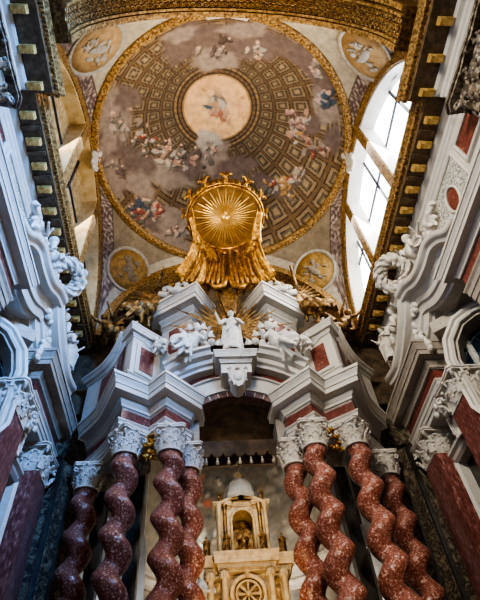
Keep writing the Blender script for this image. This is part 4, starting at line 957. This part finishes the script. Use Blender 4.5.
# roundels on the pendentives
def sph_at(px, py):
    r = ray(px, py).normalized(); o = Vector((CX, 0, 0)); c = Vector((0, CY, SP)); oc = o-c
    b = oc.dot(r); q_ = oc.dot(oc)-SR*SR; t = -b+sqrt(max(b*b-q_, 0)); return o+r*t
rmat_f = noise_mat('ochre_roundel_ground', [(.28,.16,.06), (.42,.27,.12), (.50,.35,.18)], 5, 6, .7)
rmat_r = noise_mat('gold_roundel_ground', [(.16,.09,.025), (.32,.19,.055), (.44,.29,.10)], 6, 6, .7)
grey_r = noise_mat('painted_grey_relief', [(.26,.23,.19), (.50,.46,.39)], 8, 6, .7)
grey_d = noise_mat('painted_dark_relief', [(.16,.13,.10), (.34,.28,.20)], 8, 6, .7)
for (px, py, R_, lab, fm, rm_) in ((95, 47, .86, 'ochre roundel with grey painted figure in the near left pendentive', rmat_f, grey_r), (367, 53, .86, 'ochre roundel with grey painted figure in the near right pendentive', rmat_f, grey_r),
                        (128, 270, .78, 'golden roundel with painted figure in the far left pendentive', rmat_r, grey_d), (315, 272, .78, 'dull golden roundel with painted figure in the far right pendentive', rmat_r, grey_d)):
    p = sph_at(px, py); nrm = (Vector((0, CY, SP))-p).normalized()
    t = empty('roundel', tuple(p+nrm*.03), lab, 'roundel', 'pendentive roundels')
    t.rotation_mode = 'QUATERNION'; t.rotation_quaternion = nrm.to_track_quat('Z', 'Y')
    m = MB(); m.lathe([(0, .03), (R_*.5, .022), (R_, -.03), (R_, -.12)], (0, 0, 0), 40); m.build('disc', fm, t, smooth=True)
    m = MB(); m.tube([((R_+.06)*cos(2*pi*i/48), (R_+.06)*sin(2*pi*i/48), -.05) for i in range(48)], .075, 8, .7, closed=True); m.build('frame', grey_r, t, smooth=True)
    m = MB(); rd = random.Random(int(px))
    for k in range(16):
        a = rd.uniform(0, 2*pi); q_ = R_*.62*sqrt(rd.random()); m.ell((q_*cos(a), q_*sin(a), .03), (R_*rd.uniform(.12, .26), R_*rd.uniform(.05, .1), .035), Matrix.Rotation(rd.uniform(0, 3), 3, 'Z'), 8, 5)
    m.ell((0, R_*.05, .04), (R_*.18, R_*.42, .05), Matrix.Rotation(.5, 3, 'Z'), 10, 6)
    m.ell((R_*.15, R_*.5, .04), (R_*.13, R_*.13, .05), None, 8, 6)
    m.build('painted_figure', rm_, t, smooth=True)
    m = MB()
    for q_ in (1, -1):
        m.tube([(q_*(R_+.15)*cos(a_), -(R_+.12)*sin(a_)*1.15, -.10) for a_ in [k*.2 for k in range(-3, 9)]], [.03+.05*sin(k*.28) for k in range(12)], 7, .6)
    m.build('scroll_frame', grey_r, t, smooth=True)
    for ch in [c for c in C.objects if c.parent == t]:
        for v in ch.data.vertices: v.co.z += (v.co.x**2+v.co.y**2)/(2*SR)+.03

# ================================================================== tabernacle (domed) and apse behind
tb = thing('tabernacle', 'tall domed marble tabernacle with niche, standing between the twisted columns', 'tabernacle')
TY = 11.6
kz = lambda z: z*TY/12.0
def zy(px, py, y=TY): return atY(px, py, y).z
m = MB()
z_base = zy(245, 575); z_c0 = zy(245, 566); z_c1 = zy(245, 557); z_n1 = zy(240, 505); z_d0 = zy(240, 497); z_d1 = zy(239, 481); z_top = zy(239, 463)
for s in (1, -1):
    for x in (.50, .80):
        for yy in (TY-.25,):
            m.lathe([(.07, 3.0), (.065, z_base-.18), (.09, z_base-.1), (.11, z_base-.02), (.0, z_base)], (s*x, yy+(.1 if x > .6 else 0), 0), 12)
part(m, 'colonnettes', 'stone', tb, smooth=True)
m = MB(); m.box(-.9, .9, TY, TY+.8, -1.6, z_base); part(m, 'body', 'stone', tb)
m = MB(); m.sweep([(-.98, TY+.8), (-.98, TY), (-.62, TY), (-.62, TY-.2), (.62, TY-.2), (.62, TY), (.98, TY), (.98, TY+.8)], cornice_prof(z_base, z_c1+.02, .12, -.5), XY, side=1); m.box(-.9, .9, TY, TY+.8, z_base, z_c1); part(m, 'lower_cornice', 'stone', tb)
m = MB(); m.box(-1.35, 1.35, TY-.6, TY+.9, -1.6, .6); part(m, 'altar_table', 'white', tb)
m = MB()
for i in range(29): m.ell((-.58+1.16*i/28, TY-.27, z_base+.06), (.018, .03, .04), None, 6, 4)
part(m, 'carved_frieze', 'stone', tb, smooth=True)
for q_ in (1, -1):
    for i in range(7): m = MB(); m.ell((q_*(.68+.045*i), TY-.06, z_base+.06), (.016, .03, .04), None, 6, 4); part(m, 'carved_bead', 'stone', tb, smooth=True)
    for x in (.50, .80):
        m = MB()
        for k in range(8): m.ell((q_*x+.085*cos(k*pi/4), TY-.25+(.1 if x > .6 else 0)+.085*sin(k*pi/4), z_base-.10), (.03, .03, .07), None, 6, 4)
        part(m, 'carved_capital', 'stone', tb, smooth=True)
for q_ in (1, -1):
    m = MB(); m.box(min(q_*.58, q_*.72), max(q_*.58, q_*.72), TY-.015, TY+.0, 3.0, z_base-.05); part(m, 'dark_panel', 'gilding_brown', tb)
# wheel-like arch front
m = MB(); zc = zy(245, 596)
m.tube([(.36*cos(a), TY-.12, zc+.36*sin(a)) for a in [pi*k/16 for k in range(-8, 25)]], .05, 7)
m.tube([(.26*cos(a), TY-.12, zc+.26*sin(a)) for a in [2*pi*k/24 for k in range(24)]], .025, 6, closed=True)
for k in range(8): m.tube([(.05*cos(k*pi/4), TY-.1, zc+.05*sin(k*pi/4)), (.25*cos(k*pi/4), TY-.1, zc+.25*sin(k*pi/4))], [.02, .035], 6)
m.ell((0, TY-.13, zc), .06); m.ell((0, TY-.15, zc+.42), (.07, .06, .1)); part(m, 'rosette_arch', 'stone', tb, smooth=True)
m = MB(); m.prism(arc(0, zc, .36, -60, 240, 24), TY-.03, TY+.0-.0+.02, XZ); part(m, 'rosette_ground', 'gilding_brown', tb)
# niche storey
zn0 = z_c1; nr_ = .25; zn = zy(240, 520)
m = MB(); outer = [(-.62, zn0), (-.62, z_n1), (.62, z_n1), (.62, zn0), (nr_, zn0)]+arc(0, zn, nr_, 0, 180, 14)+[(-nr_, zn0)]
m.prism(outer, TY+.05, TY+.6, XZ); part(m, 'niche_front', 'stone', tb)
m = MB(); m.box(-.3, .3, TY+.55, TY+.6, zn0, z_n1); part(m, 'niche_back', 'gilding_brown', tb)
m = MB(); m.tube([(-.27, TY, zn0), (-.27, TY, zn)]+[(.27*cos(radians(a)), TY, zn+.27*sin(radians(a))) for a in range(180, -1, -15)]+[(.27, TY, zn0)], .04, 6); part(m, 'niche_moulding', 'stone', tb, smooth=True)
for s in (1, -1):
    for x, mt in ((.42, 'gilding_brown'), (.56, 'stone')):
        m = MB(); m.lathe([(.06, zn0), (.05, zn0+.08), (.045, z_n1-.15), (.07, z_n1-.05), (.07, z_n1)], (s*x, TY-.03, 0), 10); part(m, 'niche_colonnette', mt, tb, smooth=True)
    m = MB(); m.tube([(s*.07, TY-.05, z_n1+.19), (s*.25, TY-.05, z_n1+.17), (s*.42, TY-.05, z_n1+.09), (s*.55, TY-.05, z_n1+.02), (s*.66, TY-.05, z_n1+.05)], [.06, .055, .05, .05, .03], 7); part(m, 'pediment_scroll', 'stone', tb, smooth=True)
m = MB(); m.sweep([(-.6, TY+.6), (-.6, TY+.02), (-.3, TY+.02), (-.25, TY+.1), (.25, TY+.1), (.3, TY+.02), (.6, TY+.02), (.6, TY+.6)], cornice_prof(z_n1-.08, z_n1+.08, .1, -.5), XY, side=1)
m.prism([(-.5, z_n1), (.5, z_n1), (.3, z_n1+.10), (0, z_n1+.14), (-.3, z_n1+.10)], TY+.02, TY+.6, XZ)
part(m, 'upper_cornice', 'stone', tb)
m = MB(); H_ = z_d1-z_d0-.02
m.lathe([(.42, z_d0+.05-.12), (.46, z_d0+.0), (.46, z_d0+.06), (.42, z_d0+.07), (.40, z_d0+.2), (.34, z_d0+.2+H_*.45), (.2, z_d0+.2+H_*.8), (.1, z_d0+.2+H_*.93), (.0, z_d0+.2+H_*.95)], (0, TY+.2, 0), 8); dm_ = part(m, 'dome', 'leadroof', tb)
zf = z_d0+.2+H_*.9
m = MB(); m.lathe([(.09, zf), (.12, zf+.03), (.07, zf+.08), (.08, zf+.2), (.11, zf+.22), (.05, zf+.30), (.02, zf+.34)], (0, TY+.35, 0), 12); part(m, 'lantern', 'stone', dm_, smooth=True)
m = MB(); m.box(-.015, .015, TY+.34, TY+.36, zf+.3, zf+.66); m.box(-.09, .09, TY+.34, TY+.36, zf+.5, zf+.53); part(m, 'cross', 'gilding_brown', dm_)
figure('gilt_statuette', 'small dark gilt figure standing in the tabernacle niche', 'statuette', (0, TY+.3, zn0), .72, 'stand', 'gilding_brown', seed=71, vox=.02)
for i, (x, z0, y_) in enumerate([(-.42, zn0, TY-.18), (.42, zn0, TY-.18), (-.88, zn0-.02, TY-.02), (.88, zn0-.02, TY-.02), (-.52, z_n1+.1, TY), (.52, z_n1+.1, TY)]):
    figure('gilt_statuette', 'gilt statuette on the tabernacle, %s, %s side' % (['beside the niche', 'beside the niche', 'at the outer corner of the cornice', 'at the outer corner of the cornice', 'by the foot of the small dome', 'by the foot of the small dome'][i], 'left' if x < 0 else 'right'), 'statuette', (x, y_, z0), [.5, .5, .5, .5, .3, .3][i], 'stand', 'gilding_brown', seed=80+i, vox=.016, group='gilt statuettes of the tabernacle')

# apse wall, painted and curved
rows = []; AP = MB(); nA, nZ = 160, 110
vv = []
for i in range(nA+1):
    a = pi*i/nA
    for j in range(nZ+1):
        z = -1.6+13.0*j/nZ; vv.append((-3.3*cos(a), 12.9+2.9*sin(a), z))
ff = [(i*(nZ+1)+j, (i+1)*(nZ+1)+j, (i+1)*(nZ+1)+j+1, i*(nZ+1)+j+1) for i in range(nA) for j in range(nZ)]
me = bpy.data.meshes.new('wall_apse'); me.from_pydata(vv, [], ff); me.materials.append(M['fresco']); me.shade_smooth()
ap_ = bpy.data.objects.new('wall_apse', me); C.objects.link(ap_); tag(ap_, kind='structure')
va = np.array(vv); PA = np.stack([va[:, 0], va[:, 2]], -1); ca_ = np.tile(np.array((.12,.105,.085)), (len(va), 1))
rd = random.Random(9)
def apb(px, py, w, h, ang, c, amt=.9, soft=.8):
    global ca_
    p = atY(px, py, 15.3); q_ = atY(px+w, py, 15.3); 
    ca_, _ = blob(ca_, PA, (p.x, p.z), (q_-p).length, (q_-p).length*h/w, ang, c, soft, amt, .15)
for _ in range(70):
    apb(rd.uniform(190, 300), rd.uniform(440, 600), rd.uniform(6, 18), rd.uniform(4, 11), rd.uniform(0, 3), rd.choice([(.19,.17,.14), (.09,.09,.09), (.24,.21,.17), (.07,.065,.06), (.16,.15,.14), (.13,.14,.14)]), .8)
apb(207, 497, 9, 6, .3, (.30,.09,.05)); apb(200, 490, 6, 4, .3, (.26,.08,.05)); apb(200, 530, 8, 14, .2, (.34,.35,.30)); apb(203, 540, 5, 8, .6, (.5,.5,.44)); apb(213, 452, 10, 8, 0, (.05,.055,.06)); apb(268, 450, 16, 12, .5, (.26,.22,.16)); apb(285, 480, 12, 16, .5, (.22,.20,.17))
for _ in range(60): apb(rd.uniform(192, 290), rd.uniform(446, 560), rd.uniform(2, 6), rd.uniform(1.5, 3.5), rd.uniform(0, 3), rd.choice([(.30,.25,.19), (.10,.13,.14), (.24,.14,.09), (.33,.31,.27), (.06,.06,.06)]), .6, .5)
for _ in range(30): apb(rd.uniform(195, 225), rd.uniform(465, 560), rd.uniform(2, 5), rd.uniform(1.5, 3), rd.uniform(0, 3), rd.choice([(.35,.27,.2), (.12,.14,.15), (.3,.12,.07), (.4,.38,.33), (.06,.06,.06)]), .8, .4)
paint(ap_, np.clip(ca_*1.9, 0, 1))
m = MB(); pa = [(-3.2*cos(pi*i/40), 12.9+2.8*sin(pi*i/40)) for i in range(41)]; m.sweep(pa, cornice_prof(5.8, 6.4, .3, -.2), XY, side=1)
tag(m.build('trim_8', 'grey', auto=30), kind='structure')
m = MB(); m.box(-3.3, 3.3, 12.1, 15.8, 11.38, 11.5); tag(m.build('ceiling', 'soffit'), kind='structure')
# pale side chapel walls seen between the columns
for s in (1, -1):
    m = MB(); m.box(min(s*2.5, s*5.4), max(s*2.5, s*5.4), 13.2, 13.3, -1.6, 9.6); tag(m.build('wall_ambulatory', 'plaster'), kind='structure')
    m = MB(); m.sweep([(-.9+s*3.5, -1.6), (-.9+s*3.5, 6.1)]+[(s*3.5-.9*cos(radians(a)), 6.1+.9*sin(radians(a))) for a in range(15, 180, 15)]+[(s*3.5+.9, 6.1), (s*3.5+.9, -1.6)], [(0, 13.05), (.2, 13.05), (.2, 13.2), (0, 13.2)], XZ, side=-1); tag(m.build('trim_%d' % (9 if s > 0 else 10), 'white', auto=30), kind='structure')
# blue-lit sculpture beside the tabernacle
figure('statue', 'pale blue-white marble figure standing low between the left columns and the tabernacle', 'statue', tuple(atY(201, 600, 11.6)-Vector((0, 0, .9))), 1.5, 'stand', 'figure', seed=91)

# ================================================================== lights
def area(name, loc, target, size, power, color, sy=None, spread=None):
    l = bpy.data.lights.new(name, 'AREA'); l.energy = power; l.color = color; l.size = size
    if sy: l.shape = 'RECTANGLE'; l.size_y = sy
    if spread: l.spread = radians(spread)
    o = bpy.data.objects.new(name, l); C.objects.link(o); o.location = loc
    d = Vector(target)-Vector(loc); o.rotation_euler = d.to_track_quat('-Z', 'Y').to_euler(); return o
def spot(name, loc, target, power, color, ang=50, blend=.6, r=.1):
    l = bpy.data.lights.new(name, 'SPOT'); l.energy = power; l.color = color; l.spot_size = radians(ang); l.spot_blend = blend; l.shadow_soft_size = r
    o = bpy.data.objects.new(name, l); C.objects.link(o); o.location = loc
    d = Vector(target)-Vector(loc); o.rotation_euler = d.to_track_quat('-Z', 'Y').to_euler(); return o
area('window_daylight_right', (4.9, CY, 14.4), (0, CY, 11), 5.5, 360, (1, .97, .92), 2.6)
area('window_daylight_left', (-4.9, CY, 14.4), (0, CY, 11.5), 5.5, 170, (1, .86, .64), 2.6)  # warm area light before the opaque panel of the left lunette
area('nave_window_cool', (3.2, -2.4, 11.6), (-5.2, 6.5, 9.2), 2.4, 360, (.17, .43, 1), 2.0, 62)
area('nave_window_neutral', (-3.2, -2.6, 11.8), (4.6, 7.8, 9.2), 2.2, 190, (1, .93, .80), 2.0, 80)
area('nave_fill', (0, -2.0, 5), (0, 11, 7.5), 4.0, 34, (1, .92, .82), 3)
spot('dome_uplight', (0, 7.3, 10.6), (0, 7.2, 17), 440, (1, .82, .60), 105, .8, .5)
spot('dome_uplight_left', (-3.2, 5.0, 12.8), (-.5, 6.5, 18), 160, (1, .80, .52), 110, .8, .3)
spot('front_arch_lamp', (0, 4.6, 13.2), (0, 2.2, 16.6), 240, (1, .76, .45), 130, .8, .4)  # added warm fill for the gilt soffit; no lamp hangs here
spot('canopy_spot', (0, 2.2, 8.0), (0, 9, 14), 900, (1, .84, .56), 26, .6, .2)
spot('altar_spot', (.2, 1.2, 15.2), (0, 9.8, 9.4), 420, (1, .96, .90), 34, .7, .2)
spot('column_spot', (1.5, 0, 5.0), (1.0, 10, 4.3), 900, (1, .84, .66), 38, .7, .15)
spot('tabernacle_spot', (0, 9.0, 2.0), (0, 11.6, 5.0), 190, (1, .72, .38), 60, .7, .1)
spot('tabernacle_top_spot', (0, 9.2, 7.0), (0, 11.8, 6.4), 30, (1, .85, .62), 50, .7, .1)
spot('apse_lamp', (0, 12.6, 4.6), (0, 15.2, 7.0), 480, (1, .9, .75), 130, .8, .3)
for s in (1, -1): spot('ambulatory_lamp', (s*3.5, 12.3, 3.5), (s*3.5, 13.2, 6), 100 if s > 0 else 130, (1, .96, .88) if s > 0 else (.85, .92, 1), 150, .8, .3)

w = bpy.data.worlds.new('World'); bpy.context.scene.world = w; w.use_nodes = True
w.node_tree.nodes['Background'].inputs['Color'].default_value = (1, .95, .88, 1); w.node_tree.nodes['Background'].inputs['Strength'].default_value = .07

# ================================================================== camera
cd = bpy.data.cameras.new('Camera'); cam = bpy.data.objects.new('Camera', cd); C.objects.link(cam)
cd.sensor_fit = 'HORIZONTAL'; cd.sensor_width = 36; cd.lens = 36*F/480; cd.clip_start = .05
mw = Matrix((Rt, Up, -Fw)).transposed().to_4x4(); mw.translation = Vector((CX, 0, 0)); cam.matrix_world = mw
bpy.context.scene.camera = cam
# lift everything by the eye height so the floor is at zero
for o in list(C.objects):
    if o.parent is None: o.location.z += ZO
sc = bpy.context.scene
sc.view_settings.view_transform = 'AgX'
try: sc.view_settings.look = 'AgX - High Contrast'
except Exception: pass
sc.view_settings.exposure = 0.9
